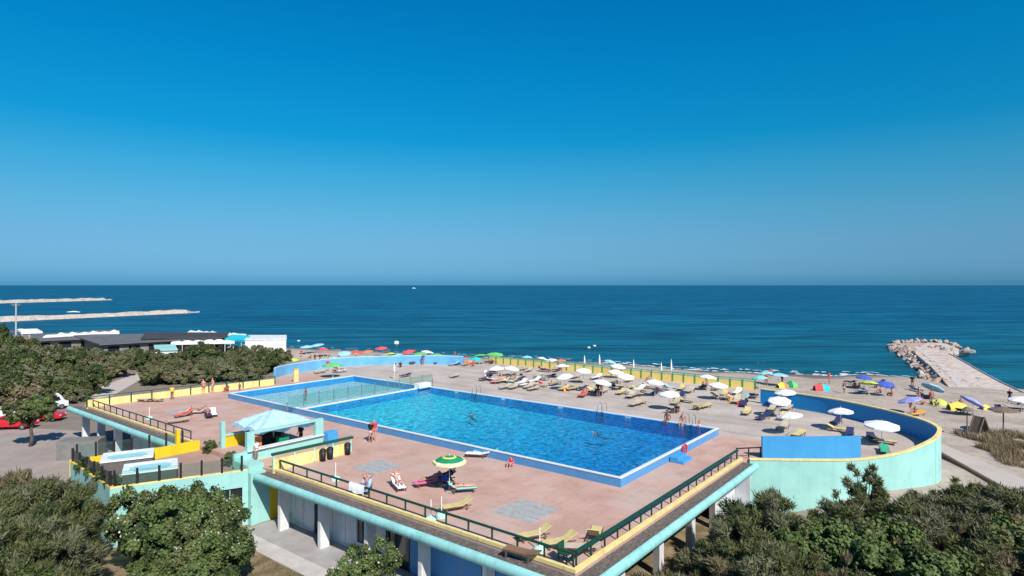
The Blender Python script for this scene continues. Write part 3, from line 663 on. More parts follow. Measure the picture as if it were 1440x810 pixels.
def building():
    t = thing('changing_room_building', (C0[0], C0[1], 0), ANG, 'long low building under the deck with white columns and rounded mint eave', 'building')
    # curbs on deck edge
    g = MB().box(-.12, .06, -.12, 24.0, ZD + .002, ZD + .17); g.build('yellow_kerb', YELP, t)
    g = MB().box(.062, 21.9, -.12, .06, ZD + .002, ZD + .17); g.build('yellow_kerb', YELP, t)
    g = MB().box(-.12, .06, 35.6, 59.0, ZD + .002, ZD + .15); g.build('yellow_kerb', YELP, t)
    # gravel gutter
    g = MB().box(-.95, -.125, -.95, 24.2, 3.26, 3.46).box(-.124, 21.9, -.95, -.125, 3.26, 3.455); g.build('gravel_gutter', GRAVEL, t)
    g = MB().box(-.95, -.125, 35.9, 60.8, 3.26, 3.46); g.build('gravel_gutter', GRAVEL, t)
    fascia(t, -.95, 24.25, -.95, -.95, (-1, 0)); fascia(t, -.95, -.95, 22.0, -.95, (0, -1)); fascia(t, -.95, 60.8, -.95, 35.9, (-1, 0))
    # front wall with doors at u=.8
    x0, x1 = .8, 1.0
    doors = [(19.6, 20.3, 2.25, 'door'), (15.0, 16.0, 2.0, 'window'), (11.3, 13.3, 2.6, 'door'), (5.1, 6.0, 2.25, 'door'), (45, 46, 2.2, 'door')]
    segs = []; v = 0.2
    for (a, b, h, k) in sorted(doors[:4]): segs.append((v, a)); v = b
    segs.append((v, 24.6))
    for i, (a, b) in enumerate(segs):
        if a < 10.6 and b > 10: 
            MB().box(x0, x1, a, b, 0, 3.24).build('front_wall', BLUEW, t)
        elif b < 6: MB().box(x0, x1, a, b, 0, 3.24).build('front_wall', BLUEW, t)
        else: MB().box(x0, x1, a, b, 0, 3.24).build('front_wall', GREYW, t)
    for (a, b, h, k) in doors[:4]:
        MB().box(x0, x1, a, b, h, 3.24).build('lintel', GREYW, t)
        if k == 'door':
            MB().box(x0 + .12, x1 - .02, a, b, 0, h - .002).build('door', GLASSD, t)
            MB().box(x0 - .03, x0 + .03, a - .001, a + .06, 0, h - .003).box(x0 - .03, x0 + .03, b - .06, b + .001, 0, h - .003).build('door_frame', DARK, t)
        else:
            MB().box(x0 + .0, x1, a + .002, b - .002, 0, .55).build('sill_wall', GREYW, t)
            w_ = MB().box(x0 + .1, x1 - .03, a + .002, b - .002, .552, h - .002).build('window', GLASSD, t)
            MB().box(x0 + .04, x0 + .098, (a + b) / 2 - .03, (a + b) / 2 + .03, .552, h - .002).build('frame', DARK, w_)
    # white base board
    MB().box(x0 - .06, x0 - .004, 13.4, 19.55, 0, .14).box(x0 - .06, x0 - .004, 20.35, 24.4, 0, .14).build('skirting', WHITE, t)
    # panel joints
    for v in (1.5, 2.9, 4.2, 7.4, 8.8, 10.2, 14.2, 17.1, 18.4, 21.6, 23.0): MB().box(x0 - .012, x0 - .003, v - .02, v + .02, .15, 3.23).build('wall_joint', mat('joint_grey', (.3, .34, .4), .7), t)
    for v in (22.3, 17.9, 13.5, 9.1, 4.7, .3):
        MB().box(-.52, .12, v - .13, v + .13, 0, 3.24).build('column', WHITE, t)
    for u in (4.6, 9.1, 13.6, 17.5):
        MB().prism([(u - .28, .15), (u + .28, .15), (u + .14, .6), (u - .14, .6)], 0, 3.24).build('column', WHITE, t)
        MB().box(u - .14, u + .14, .62, 6.0, 2.85, 3.24).build('beam', GREYW, t)
    MB().box(2.6, 22.5, 6.0, 6.2, 0, 3.24).build('rear_wall', GREYW, t)
    MB().box(18.6, 22.15, .5, .7, 0, 3.24).build('side_wall', GREYW, t); MB().box(21.98, 22.18, -.6, .497, 0, 3.24).build('side_wall', GREYW, t)
    # mint side wall of the block under the kiosk (faces right) with a yellow corner strip
    MB().box(-1.15, .2, 24.62, 24.9, 0, 3.46).build('mint_side_wall', MINT, t)
    MB().box(.202, .78, 24.62, 24.9, 0, 3.24).build('yellow_strip', YELB, t)
    # left part: columns + walls under the left deck
    MB().box(1.6, 1.8, 36.0, 50.0, 0, 3.24).build('front_wall', GREYW, t)
    for v in (38.0, 42.0, 46.0, 50.0, 54.2, 58.4):
        MB().box(-.52, .12, v - .13, v + .13, 0, 3.24).build('column', WHITE, t)
    MB().box(1.58, 1.597, 44.3, 45.4, 0, 2.3).build('door', BLUEL, t)
    MB().box(1.5, 1.597, 40.3, 41.4, 0, 2.3).build('door', mat('teal_door', (.03, .28, .33), .5), t)
    MB().box(6, 6.2, 50, 58, 0, 3.24).build('rear_wall', GREYW, t)
    # retaining walls under the rest of the terrace
    g = MB()
    q = [UV(p) for p in lring][::3]
    edge = [(53, 8.0), (53, 47.0)] + q + [(19.6, 57.2)]
    e0 = UV(ring[-1]); edge = [e0] + edge
    for a, b in zip(edge, edge[1:]): 
        g.quad([(a[0], a[1], -.5), (b[0], b[1], -.5), (b[0], b[1], ZD - .35), (a[0], a[1], ZD - .35)])
    g.build('retaining_wall', MINT, t)
    # block under kiosk / jacuzzi terrace
    J1, J2, J3, J4 = (-8.3, 28.0), (-7.9, 36.6), (-1.15, 25.0), (-.96, 34.8)
    def seg(a, b, z0, z1, name, m, th=.2, side=1, par=t, k0=0, k1=1):
        ax, ay = a[0] + (b[0] - a[0]) * k0, a[1] + (b[1] - a[1]) * k0; bx, by = a[0] + (b[0] - a[0]) * k1, a[1] + (b[1] - a[1]) * k1
        dx, dy = bx - ax, by - ay; L = math.hypot(dx, dy); nx, ny = -dy / L * th * side, dx / L * th * side
        return MB().prism([(ax, ay), (bx, by), (bx + nx, by + ny), (ax + nx, ay + ny)] if side > 0 else [(bx, by), (ax, ay), (ax + nx, ay + ny), (bx + nx, by + ny)], z0, z1).build(name, m, par)
    tt = thing('terrace_block', (C0[0], C0[1], 0), ANG, 'mint walled hot tub terrace with yellow edge at the left', 'building')
    MB().prism([(J1[0] + .15, J1[1] + .12), (-1.3, 25.12), (-.14, 25.0), (-.14, 34.9), (-1.0, 34.75), (J2[0] + .15, J2[1] - .15)], 3.02, 3.3).build('terrace_floor', mat('terrace_floor', (.40, .25, .20), .8, .12, .8, stain=(.28, .2, .17), stain_amt=.6), tt)
    seg(J1, J3, 2.55, 3.62, 'front_band', MINT, .25, 1, tt)
    seg(J1, J3, 3.622, 3.68, 'yellow_edge', YELP, .25, 1, tt)
    seg(J1, J3, 0, 2.548, 'front_wall', MINT, .25, 1, tt, 0, .62)
    seg(J1, J3, 0, 2.548, 'pier', MINT, .25, 1, tt, .955, 1)
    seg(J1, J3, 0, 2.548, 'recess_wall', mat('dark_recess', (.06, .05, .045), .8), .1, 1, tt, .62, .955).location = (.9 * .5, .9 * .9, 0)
    wn = seg(J1, J3, .9, 2.54, 'window', GLASSD, .06, 1, tt, .78, .955); wn.location = (.0, .12, 0)
    seg(J1, J3, .9, 2.54, 'frame', MINTD, .1, 1, wn, .775, .79); seg(J1, J3, .9, 2.54, 'frame', MINTD, .1, 1, wn, .86, .87)
    seg(J1, J2, 0, 3.62, 'left_wall', MINT, .25, -1, tt)
    seg(J1, J2, 3.622, 3.72, 'yellow_edge', YEL, .25, -1, tt)
    seg(J2, J4, 2.6, 3.82, 'back_wall', YELB, .2, -1, tt)
    seg(J2, (-.96, 34.8), 0, 2.598, 'back_wall', MINT, .2, -1, tt)
    MB().box(-1.15, -.14, 24.9, 24.99, 0, 3.3).build('corner_wall', MINT, tt)
    # posts with glass round the hot tub terrace
    def gl(a, b, n, z, lab, h=1.05):
        dx, dy = b[0] - a[0], b[1] - a[1]; L = math.hypot(dx, dy); t2 = thing('glass_balustrade', W(a[0], a[1], z), ANG + math.atan2(dy, dx), lab, 'balustrade', 'glass balustrades of the hot tub terrace')
        for i in range(n + 1): MB().box(L * i / n - .07, L * i / n + .07, -.07, .07, 0, h).build('post', DARK, t2)
        for i in range(n): MB().box(L * i / n + .1, L * (i + 1) / n - .1, -.008, .008, .08, h - .1).build('glass_panel', GLASS, t2)
    gl((J1[0] + .3, J1[1] + .15), (-1.5, 25.15), 6, 3.69, 'glass balustrade with black posts along the front of the hot tub terrace', .95)
    gl((J1[0] + .12, J1[1] + .3), (J2[0] + .12, J2[1] - .3), 5, 3.73, 'glass balustrade with black posts on the left edge of the hot tub terrace', .9)
    gl((J2[0] + .4, J2[1] - .18), (-1.1, 34.75), 6, 3.83, 'glass balustrade with black posts on the yellow back wall of the hot tub terrace', 1.0)
    # two hot tubs
    for px, py, lab in ((180, 639.5, 'white dark sided hot tub, the further of the two'), (212, 655, 'white dark sided hot tub, the nearer of the two')):
        p = P(px, py, 4.25); a = math.atan2(J3[1] - J1[1], J3[0] - J1[0]) + ANG
        h = thing('hot_tub', (p.x, p.y, 3.3), a, lab, 'hot tub', 'hot tubs on the terrace'); s = 1.3; sx = 1.55
        MB().box(-sx + .06, sx - .06, -s + .06, s - .06, 0, .86).build('side_panel', TUBB, h, bevel=.03)
        g = MB(); i_ = .40
        g.box(-sx, sx, -s, -s + i_, .862, .96).box(-sx, sx, s - i_, s, .862, .96).box(-sx, -sx + i_, -s + i_, s - i_, .862, .96).box(sx - i_, sx, -s + i_, s - i_, .862, .96)
        g.build('rim', TUBW, h, bevel=.03)
        MB().box(-sx + i_, sx - i_, -s + i_, s - i_, .866, .90).build('tub_water', TUBL, h)
        g = MB()
        for (x, y) in ((-1.05, -.8), (1.05, -.8), (1.05, .8), (-1.05, .8)): MB().lathe([(.001, .97), (.09, .965), (.14, .94), (.16, .902)], 12, (x, y)).build('headrest', TUBW, h, smooth=True)
    # mint pillar, yellow screen wall near the kiosk
    t3 = thing('kiosk_screen', (C0[0], C0[1], 0), ANG, 'yellow low wall with mint top bar and pillar left of the kiosk', 'wall')
    MB().box(.8, 3.6, 32.0, 32.15, ZD, 4.45).build('wall_face', YELB, t3)
    MB().box(.8, 3.6, 31.93, 32.2, 4.452, 4.6).build('mint_bar', MINT, t3)
    MB().box(.5, .8, 31.9, 32.2, 3.3, 5.6).build('pillar', MINT, t3)
    MB().box(-3.4, -.15, 34.0, 34.2, 3.3, 4.05).build('wall_face', YELB, t3)
    t3 = thing('yellow_pillar', W(-1.6, 34.4, 3.3), ANG, 'bright yellow post at the back corner of the hot tub terrace', 'pillar')
    MB().box(-.13, .13, -.13, .13, 0, 1.75).build('shaft', YELB, t3); MB().box(-.15, .15, -.15, .15, 1.752, 1.8).build('cap', YELP, t3)
    # kiosk front
    k = thing('kiosk', (C0[0], C0[1], 0), ANG, 'mint kiosk with a wide open serving hatch under the pale blue awning', 'kiosk')
    MB().box(-1.12, 6.0, 26.9, 27.1, 3.46, 4.35).build('counter_wall', MINT, k)
    MB().box(-.2, 6.0, 26.7, 27.3, 4.352, 4.42).build('counter_top', WHITE, k)
    MB().box(-.2, .35, 26.85, 27.15, 4.422, 5.5).build('pillar', MINT, k); MB().box(5.3, 6.0, 26.85, 27.15, 4.422, 5.5).build('pillar', MINT, k)
    MB().box(-.2, 6.0, 26.85, 27.15, 5.502, 5.66).build('lintel', MINT, k)
    MB().box(-1.12, .0, 25.0, 26.898, 3.3, 3.9).build('side_block', MINT, k)
    MB().box(1.8, 4.2, 29.8, 29.95, ZD, 4.9).build('back_counter', mat('kiosk_dark_wood', (.05, .04, .03), .6), k)
    MB().box(1.6, 3.0, 28.6, 29.4, ZD, 4.5).build('fridge', DARK, k)
    # goods behind the hatch
    for (u, h, m, nm, lb) in ((1.0, 1.45, FABO, 'drinks_display', 'orange and brown drinks display behind the kiosk hatch'), (3.2, 1.0, FABDG, 'crate_stack', 'dark green crates behind the kiosk hatch')):
        g = MB()
        for i in range(4): g.box(-.4, .4, -.25, .25, i * h / 4 + .004, (i + 1) * h / 4 - .012)
        o = g.build(nm, m, loc=W(u, 28.0, ZD), rz=ANG); tag(o, lb, 'display' if u < 2 else 'crates')
    # awning: four-sided stretched canopy with folds
    a = thing('kiosk_awning', W(3.3, 29.4, ZD), ANG, 'large pale blue fabric parasol awning over the kiosk', 'awning')
    g = MB(); n = 14; s = 2.15; random.seed(5)
    for j in range(n + 1):
        for i in range(n + 1):
            x = -s + 2 * s * i / n; y = -s + 2 * s * j / n; r = max(abs(x), abs(y)) / s
            ang = math.atan2(y, x)
            g.v.append((x, y, 2.85 - .95 * r ** 1.2 + .08 * math.sin(ang * 8) * r + random.uniform(-.05, .05) * r))
    for j in range(n):
        for i in range(n): b = j * (n + 1) + i; g.f.append((b, b + 1, b + n + 2, b + n + 1)); g.m.append(0)
    top = len(g.v)
    for j in range(n + 1):
        for i in range(n + 1):
            q = g.v[j * (n + 1) + i]; g.v.append((q[0], q[1], q[2] - .02))
    for j in range(n):
        for i in range(n): b = top + j * (n + 1) + i; g.f.append((b, b + n + 1, b + n + 2, b + 1)); g.m.append(0)
    rim = [i for i in range(n + 1)] + [n + (n + 1) * j for j in range(1, n + 1)] + [n * (n + 1) + i for i in range(n - 1, -1, -1)] + [(n + 1) * j for j in range(n - 1, 0, -1)]
    b0 = len(g.v)
    for q in rim: v = g.v[q]; g.v.append((v[0] * 1.01, v[1] * 1.01, v[2] - .28 + .03 * math.sin(q)))
    for i in range(len(rim)):
        j = (i + 1) % len(rim); g.f.append((rim[i], b0 + i, b0 + j, rim[j])); g.m.append(0)
    g.build('canopy', KIOSKC, a)
    MB().tube([(0, 0, 0), (0, 0, 2.83)], .05, 8).build('pole', WHITE, a)
    for (x, y) in ((-1, -1), (1, -1), (1, 1), (-1, 1)): MB().tube([(0, 0, 2.0), (x * 1.6, y * 1.6, 2.2)], .02, 5).build('rib', WHITE, a)
    b = MB().box(-.45, .45, -.3, .3, 0, 1.0).build('blue_chest', BLUEL, loc=W(6.5, 26.6, ZD), rz=ANG, bevel=.03); tag(b, 'blue chest standing at the right end of the kiosk', 'chest')
    # left ground: wall under left deck etc. concrete pavement in front
    g = MB(); g.box(-1.8, .78, -6, 24.4, -.1, .05); o = g.build('pavement', CONC, loc=(C0[0], C0[1], 0), rz=ANG); tag(o, kind='structure')
    g = MB(); g.box(-3.0, -1.8, -6, 24.0, -.1, .03); o = g.build('path', CONCL, loc=(C0[0], C0[1], 0), rz=ANG); tag(o, kind='structure')
building()

# parking / yard left, paths
def sheet(name, pts, z, m, thick=.06):
    c = sum((Vector((p[0], p[1], 0)) for p in pts), Vector()) / len(pts)
    o = MB().prism([(p[0] - c.x, p[1] - c.y) for p in pts], z - thick, z).build(name, m, loc=(c.x, c.y, 0)); tag(o, kind='structure'); return o
YARD = mat('yard_paving', (.34, .28, .25), .9, .1, .5, bump=.3, stain=(.24, .19, .17), stain_amt=.7, stain_scale=.2)
sheet('pavement', [W(-60, 30), W(-8, 37.3), W(1.5, 37.3), W(1.5, 64), W(-4, 75), W(-60, 75)], .03, YARD)
pa = [P(1316, 622, 1.6), P(1440, 676, 1.6), P(1560, 735, 1.6), P(1520, 748, 1.6), P(1440, 702, 1.6), P(1312, 634, 1.6)]
SL = mat('beach_slabs', (.50, .44, .39), .85, .08, .8, bump=.3, stain=(.36, .30, .26), stain_amt=.6)
sheet('path', pa, 1.72, SL, .25)
sheet('path', [P(140, 545, 0), P(205, 520, 0), P(212, 526, 0), P(160, 556, 0), P(120, 566, 0)], .05, SL, .05)
t = MB().prism([(p.x, p.y) for p in (P(1322, 637.5, 1.6), P(1440, 704, 1.6), P(1440, 706.5, 1.6), P(1320, 639, 1.6))], 1.3, 1.80).build('path_kerb', FRAME); tag(t, kind='structure')

# ---------------------------------------------------------------- beach bars on the left
BARW = mat('dark_bar_wall', (.24, .22, .20), .8, .3, .6)  # bar walls toned down to a darker grey to stand out less
def house(name, label, quad, z0, z1, wallm, roofm, eave=.4, cat='building'):
    c = sum((Vector((p.x, p.y, 0)) for p in quad), Vector()) / 4
    t = thing(name, (c.x, c.y, z0), 0, label, cat)
    q = [(p.x - c.x, p.y - c.y) for p in quad]
    k = 1 - eave / max(abs(q[0][0]), 5)
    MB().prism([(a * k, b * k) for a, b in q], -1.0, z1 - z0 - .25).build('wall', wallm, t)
    MB().prism(q, z1 - z0 - .248, z1 - z0).build('roof', roofm, t)
    if cat == 'cabin': return t
    # openings on the near face
    (ax, ay), (bx, by) = q[0], q[1]; L = math.hypot(bx - ax, by - ay); n = max(2, int(L / 4))
    for i in range(n):
        a, b = (i + .2) / n, (i + .75) / n
        p0 = ((ax + (bx - ax) * a) * k, (ay + (by - ay) * a) * k - .03); p1 = ((ax + (bx - ax) * b) * k, (ay + (by - ay) * b) * k - .03)
        MB().prism([p0, p1, (p1[0], p1[1] + .06), (p0[0], p0[1] + .06)], .7, z1 - z0 - .7).build('window', GLASSD, t)
    return t
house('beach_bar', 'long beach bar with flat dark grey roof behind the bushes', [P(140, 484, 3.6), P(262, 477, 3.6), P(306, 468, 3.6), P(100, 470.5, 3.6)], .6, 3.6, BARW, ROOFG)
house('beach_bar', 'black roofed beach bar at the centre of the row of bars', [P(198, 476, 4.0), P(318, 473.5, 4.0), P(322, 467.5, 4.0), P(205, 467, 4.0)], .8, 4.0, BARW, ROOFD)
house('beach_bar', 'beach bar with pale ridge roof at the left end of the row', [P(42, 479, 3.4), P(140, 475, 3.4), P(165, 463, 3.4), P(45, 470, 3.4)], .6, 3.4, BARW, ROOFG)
house('beach_hut', 'plain white block of beach cabins right of the bushes', [P(344, 477, 3.8), P(403, 476, 3.8), P(403, 471, 3.8), P(350, 471, 3.8)], 1.0, 3.8, WHITE, WHITE, .1, 'cabin')
house('beach_hut', 'small mint roofed hut showing above the bushes', [P(218, 492, 2.9), P(250, 491, 2.9), P(246, 484, 2.9), P(216, 485, 2.9)], .2, 2.9, WHITE, MINT, .2, 'hut')
def awning(label, pts, z, m, n=7):
    """row of pitched sailcloth peaks"""
    a, b = pts[0], pts[1]; c = pts[2]
    t = thing('awning', (a.x, a.y, z - 2.4), 0, label, 'awning', 'pale awnings by the beach bars')
    d = b - a; e = c - b
    for i in range(n):
        g = MB(); p0 = d * (i / n); p1 = d * ((i + .995) / n); q0 = p0 + e; q1 = p1 + e; pk = p0 + (p1 - p0) * random.uniform(.3, .7) + e * .5; pkh = random.uniform(.15, .7)
        hz = 2.4
        for (x, y) in ((p0, p1), (p1, q1), (q1, q0), (q0, p0)): g.v += [(x.x, x.y, hz), (y.x, y.y, hz), (pk.x, pk.y, hz + pkh), (x.x, x.y, hz - .5), (y.x, y.y, hz - .5)]
        for k in range(4): g.f += [(k * 5, k * 5 + 1, k * 5 + 2), (k * 5, k * 5 + 3, k * 5 + 4, k * 5 + 1)]; g.m += [0, 0]
        g.build('sail', m, t)
        MB().tube([(p0.x + .1, p0.y + .1, -.6), (p0.x + .1, p0.y + .1, hz - .05)], .06, 5).build('post', WHITE, t)
awning('row of white sail awnings in front of the black roofed bar', [P(240, 482, 3.1), P(330, 480, 3.1), P(330, 475, 3.1)], 3.1, FABW, 6)
awning('row of white sail awnings behind the bar roofs', [P(262, 468, 3.2), P(345, 473, 3.2), P(347, 470, 3.2)], 3.2, FABW, 8)
awning('white ridge awnings along the edge of the grey bar roof', [P(60, 474, 3.6), P(168, 468, 3.6), P(168, 465.5, 3.6)], 3.6, FABW, 7)
awning('turquoise awnings left of the plain white cabins', [P(316, 476, 3.6), P(350, 478, 3.6), P(358, 472, 3.6)], 3.6, FABT, 3)
awning('low white awnings at the far left of the bars', [P(30, 467, 3.4), P(60, 466, 3.4), P(52, 462, 3.4)], 3.4, FABW, 3)
# pole on the left
t = thing('lamp_post', P(22.5, 500, 0), 0, 'tall thin concrete lamp post rising from the bushes at the left edge', 'lamp post')
MB().tube([(0, 0, 0), (0, 0, 12.0)], [.22, .12], 8).build('pole', CONCL, t); MB().box(-1.0, 1.0, -.1, .1, 11.4, 11.55).build('crossarm', CONC, t)
for s in (-.8, .8): MB().box(s - .25, s + .25, -.2, .2, 11.56, 11.75).build('lamp_head', RIM, t)

# ---------------------------------------------------------------- groynes and jetty
def rock_mesh(r, seed, sub=2, jag=.28, m=ROCK):
    rnd = random.Random(seed); bm = bmesh.new(); bmesh.ops.create_icosphere(bm, subdivisions=sub, radius=r)
    off = [Vector((rnd.uniform(-1, 1), rnd.uniform(-1, 1), rnd.uniform(-1, 1))).normalized() for _ in range(9)]
    sx, sy, sz = rnd.uniform(.8, 1.35), rnd.uniform(.8, 1.2), rnd.uniform(.55, .8)
    for v in bm.verts:
        n = v.co.normalized(); k = 1.0
        for o in off:
            d = n.dot(o)
            if d > .55: k -= (d - .55) * jag * 2.2
        v.co = n * r * k; v.co.x *= sx; v.co.y *= sy; v.co.z *= sz
    me = bpy.data.meshes.new('boulder'); bm.to_mesh(me); bm.free(); me.materials.append(m); return me
def groyne(label, a, b, wd, h, seed):
    rnd = random.Random(seed); d = b - a; L = math.hypot(d.x, d.y); ang = math.atan2(d.y, d.x)
    n = int(L / 5); m_ = 6; g = MB()
    for i in range(n + 1):
        k = 1 if i < n - 1 else .5
        for j in range(m_ + 1):
            s = j / m_ * 2 - 1; prof = max(0, 1 - abs(s) ** 2.2)
            g.v.append((L * i / n + rnd.uniform(-1, 1), s * wd * k + rnd.uniform(-.5, .5), -.8 + (h + .8) * prof * k + rnd.uniform(-.35, .35) * (prof + .3)))
    for i in range(n):
        for j in range(m_): q = i * (m_ + 1) + j; g.f.append((q, q + 1, q + m_ + 2, q + m_ + 1)); g.m.append(0)
    o = g.build('groyne', ROCKC, loc=(a.x, a.y, -.3), rz=ang); tag(o, label, 'groyne', 'stone groynes off the left beach')
groyne('nearer long pale stone groyne in the sea at the left', P(-40, 453, 0), P(279, 438.5, 0), 4.5, 1.9, 1)
groyne('farther long pale stone groyne in the sea, near the horizon', P(-60, 427.5, 0), P(155, 421.5, 0), 6, 2.6, 2)
o = MB().tube([(0, 0, 0), (4, .5, .2), (8, 0, 0)], [.2, .6, .2], 6).build('wave_crest', mat('sea_foam2', (.8, .82, .82), .8), loc=P(94, 439, -.3)); tag(o, 'white breaking wave crest between the two long groynes', 'wave')

def jetty():
    z = 1.25
    outl = [(1290, 489), (1305, 481.5), (1330, 483), (1348, 490.5), (1333, 497), (1352, 507), (1380, 523), (1410, 539), (1440, 553), (1480, 572), (1500, 582), (1440, 574), (1385, 562), (1350, 553), (1335, 545), (1325, 532), (1308, 514), (1287, 497)]
    ctr = P(1340, 515, 0); top = [P(a, b, z) for a, b in outl]
    t = thing('stone_jetty', (ctr.x, ctr.y, 0), 0, 'wide stone jetty with flat concrete top running out to sea at right', 'jetty')
    q = [(p.x - ctr.x, p.y - ctr.y) for p in top]
    JT = mat('jetty_concrete', (.58, .48, .42), .95, .22, 1.3, bump=1.0, bscale=1.6, stain=(.42, .32, .27), stain_amt=.8, stain_scale=.5)
    MB().prism(q, -2.0, z).build('jetty_top', JT, t)
    core = [P(a, b, .45) for a, b in ((1312, 545), (1300, 523), (1278, 501), (1254, 488), (1266, 483), (1290, 481.5), (1332, 484.5), (1349, 491), (1335, 498), (1380, 523), (1440, 553), (1500, 582), (1385, 566))]
    MB().prism([(p.x - ctr.x, p.y - ctr.y) for p in core], -2.0, .45).build('rubble_core', ROCK, t)
    # lighter walkway strip along it
    st = [P(a, b, z) for a, b in ((1285, 488), (1290, 486.5), (1313, 502), (1337, 519), (1359, 541), (1376, 555), (1355, 553), (1347, 545), (1328, 522), (1306, 504))]
    MB().prism([(p.x - ctr.x, p.y - ctr.y) for p in st], z + .004, z + .03).build('walkway', mat('jetty_walk', (.56, .50, .46), .9, .1, .5, stain=(.4, .33, .3), stain_amt=.6), t)
    # low kerb on the right edge
    ks = [P(a, b, z) for a, b in ((1335, 497.5), (1352, 507), (1380, 523), (1410, 539), (1440, 553), (1480, 572))]
    g = MB(); g.tube([(p.x - ctr.x, p.y - ctr.y, z + .02) for p in ks], .16, 5); g.build('edge_kerb', CONCL, t)
    # boulders along the left flank and the head
    rnd = random.Random(11)
    meshes = [rock_mesh(.95, i, 2, .35, (ROCK, ROCKG, ROCK, ROCKC)[i % 4]) for i in range(7)]
    line = [(1311, 543), (1308, 537), (1303, 529), (1298.6, 523), (1288, 512), (1275, 501.6), (1262, 493.5), (1251, 487.5), (1262, 482.5), (1285, 480.5), (1312, 480), (1335, 484), (1349, 490)]
    pts = [P(a, b, .3) for a, b in line]; boul = []
    for q_, (a, b) in enumerate(zip(pts, pts[1:])):
        L = (b - a).length; n = max(1, int(L / 1.45)); left = q_ < 7
        dirv = Vector((b.y - a.y, -(b.x - a.x), 0)).normalized()
        for i in range(n):
            p = a + (b - a) * ((i + .5) / n)
            for r in range(3 if left else 1):
                s = rnd.uniform(.7, 1.2); off = r * 1.2 + rnd.uniform(-.4, .4)
                o = bpy.data.objects.new('boulder', meshes[rnd.randrange(7)]); col.objects.link(o)
                o.location = (p.x + dirv.x * off, p.y + dirv.y * off + rnd.uniform(-.3, .3), .0 + .38 * r + (0 if left else .5)); o.rotation_euler = (rnd.uniform(0, 3), rnd.uniform(-.5, .5), rnd.uniform(0, 6)); o.scale = (s, s, s)
                boul.append((o, left))
    tip = P(1338, 490, 1.2)
    for i in range(60):
        t_ = rnd.random(); a = P(1300 + 62 * t_, 488 + 64 * t_ ** .9, 1.2); s = rnd.uniform(.25, .6); o = bpy.data.objects.new('boulder', meshes[rnd.randrange(7)]); col.objects.link(o); o.location = (a.x + rnd.uniform(-1.5, 3.5), a.y + rnd.uniform(-2, 2), 1.22); o.rotation_euler = (0, 0, rnd.uniform(0, 6)); o.scale = (s * 1.5, s * 1.4, s * .5); boul.append((o, True))
    for i in range(14):
        s = rnd.uniform(.7, 1.5); o = bpy.data.objects.new('boulder', meshes[i % 7]); col.objects.link(o); o.location = (tip.x + rnd.uniform(-5, 1), tip.y + rnd.uniform(-6, 4), 1.1); o.rotation_euler = (rnd.uniform(0, 3), 0, rnd.uniform(0, 6)); o.scale = (s, s, s); boul.append((o, False))
    for o, left in boul:
        tag(o, 'pinkish boulder in the heap along the left side of the stone jetty' if left else 'pinkish boulder in the heap at the seaward head of the stone jetty', 'boulder', 'boulders heaped on the left side of the jetty' if left else 'boulders heaped at the head of the jetty')
jetty()

# ---------------------------------------------------------------- parasols, beds
def canopy_mesh(m, r=1.05, h=.30, k=8, bands=None, valance=.12):
    g = MB(); rings = 7; ks = k * 3
    mats = [m] if not bands else bands
    for i in range(rings + 1):
        t = i / rings
        for j in range(ks):
            a = 2 * math.pi * j / ks; ph = (j % 3) / 3; sag = (1 - abs(math.cos(a * k / 2))) * .05 * t
            rr = r * t * (1 - .05 * abs(math.sin(a * k / 2)) * t); g.v.append((rr * math.cos(a), rr * math.sin(a), h * (1 - t ** 1.5) - sag))
    for i in range(rings):
        for j in range(ks):
            g.f.append((i * ks + j, i * ks + (j + 1) % ks, (i + 1) * ks + (j + 1) % ks, (i + 1) * ks + j)); g.m.append(min(len(mats) - 1, i * len(mats) // rings) if bands else 0)
    n = len(g.v)
    for j in range(ks):
        q = g.v[rings * ks + j]; g.v.append((q[0] * 1.01, q[1] * 1.01, q[2] - valance))
    for j in range(ks): g.f.append((rings * ks + j, rings * ks + (j + 1) % ks, n + (j + 1) % ks, n + j)); g.m.append(len(mats) - 1)
    return g, mats
def make_parasol(m, r=1.05, h=1.72, bands=None):
    t = thing('parasol', (0, 0, 0))
    g, ms = canopy_mesh(m, r, bands=bands); c = g.build('canopy', ms, t, smooth=False); c.location.z = h
    MB().tube([(0, 0, .05), (0, 0, h + .42)], .022, 6).build('pole', WHITE, t)
    MB().lathe([(.26, 0), (.26, .06), (.06, .10), (.045, .32), (.001, .32)], 12).build('base', GRATE, t, smooth=False)
    return t
PROTO = {}
def parasol(px, py, m, z0, key, r=1.05, h=1.72, tilt=0, az=0, by='canopy', bands=None):
    k = (m.name, r, h)
    if k not in PROTO: PROTO[k] = make_parasol(m, r, h, bands); o = PROTO[k]
    else: o = copy_tree(PROTO[k])
    p = P(px, py, z0 + (h + .2 if by == 'canopy' else 0)); z = z0 if key != 'beach' else gh(p.x, p.y)
    o.location = (p.x, p.y, z); o.rotation_euler = (0, 0, random.uniform(0, .7))
    for c in o.children:
        if c.name.startswith('canopy'): c.rotation_euler = (tilt * math.cos(az), tilt * math.sin(az), 0)
    return o
COLN = {'white_canvas': 'white', 'light_blue_canvas': 'light blue', 'aqua_canvas': 'aqua', 'blue_canvas': 'deep blue', 'lavender_canvas': 'lavender', 'red_canvas': 'red', 'orange_canvas': 'orange', 'green_canvas': 'green', 'lime_canvas': 'lime yellow', 'turquoise_canvas': 'turquoise', 'deep_green_canvas': 'dark green', 'yellow_canvas': 'yellow'}
random.seed(21)
def zone(py, px):
    if px > 1060 and py > 545: return 'inside the curved wall'
    if px < 660: return 'by the low blue wall'
    if py < 530: return 'near the yellow parapet'
    if py < 552: return 'amid the terrace'
    return 'near the far pool edge'
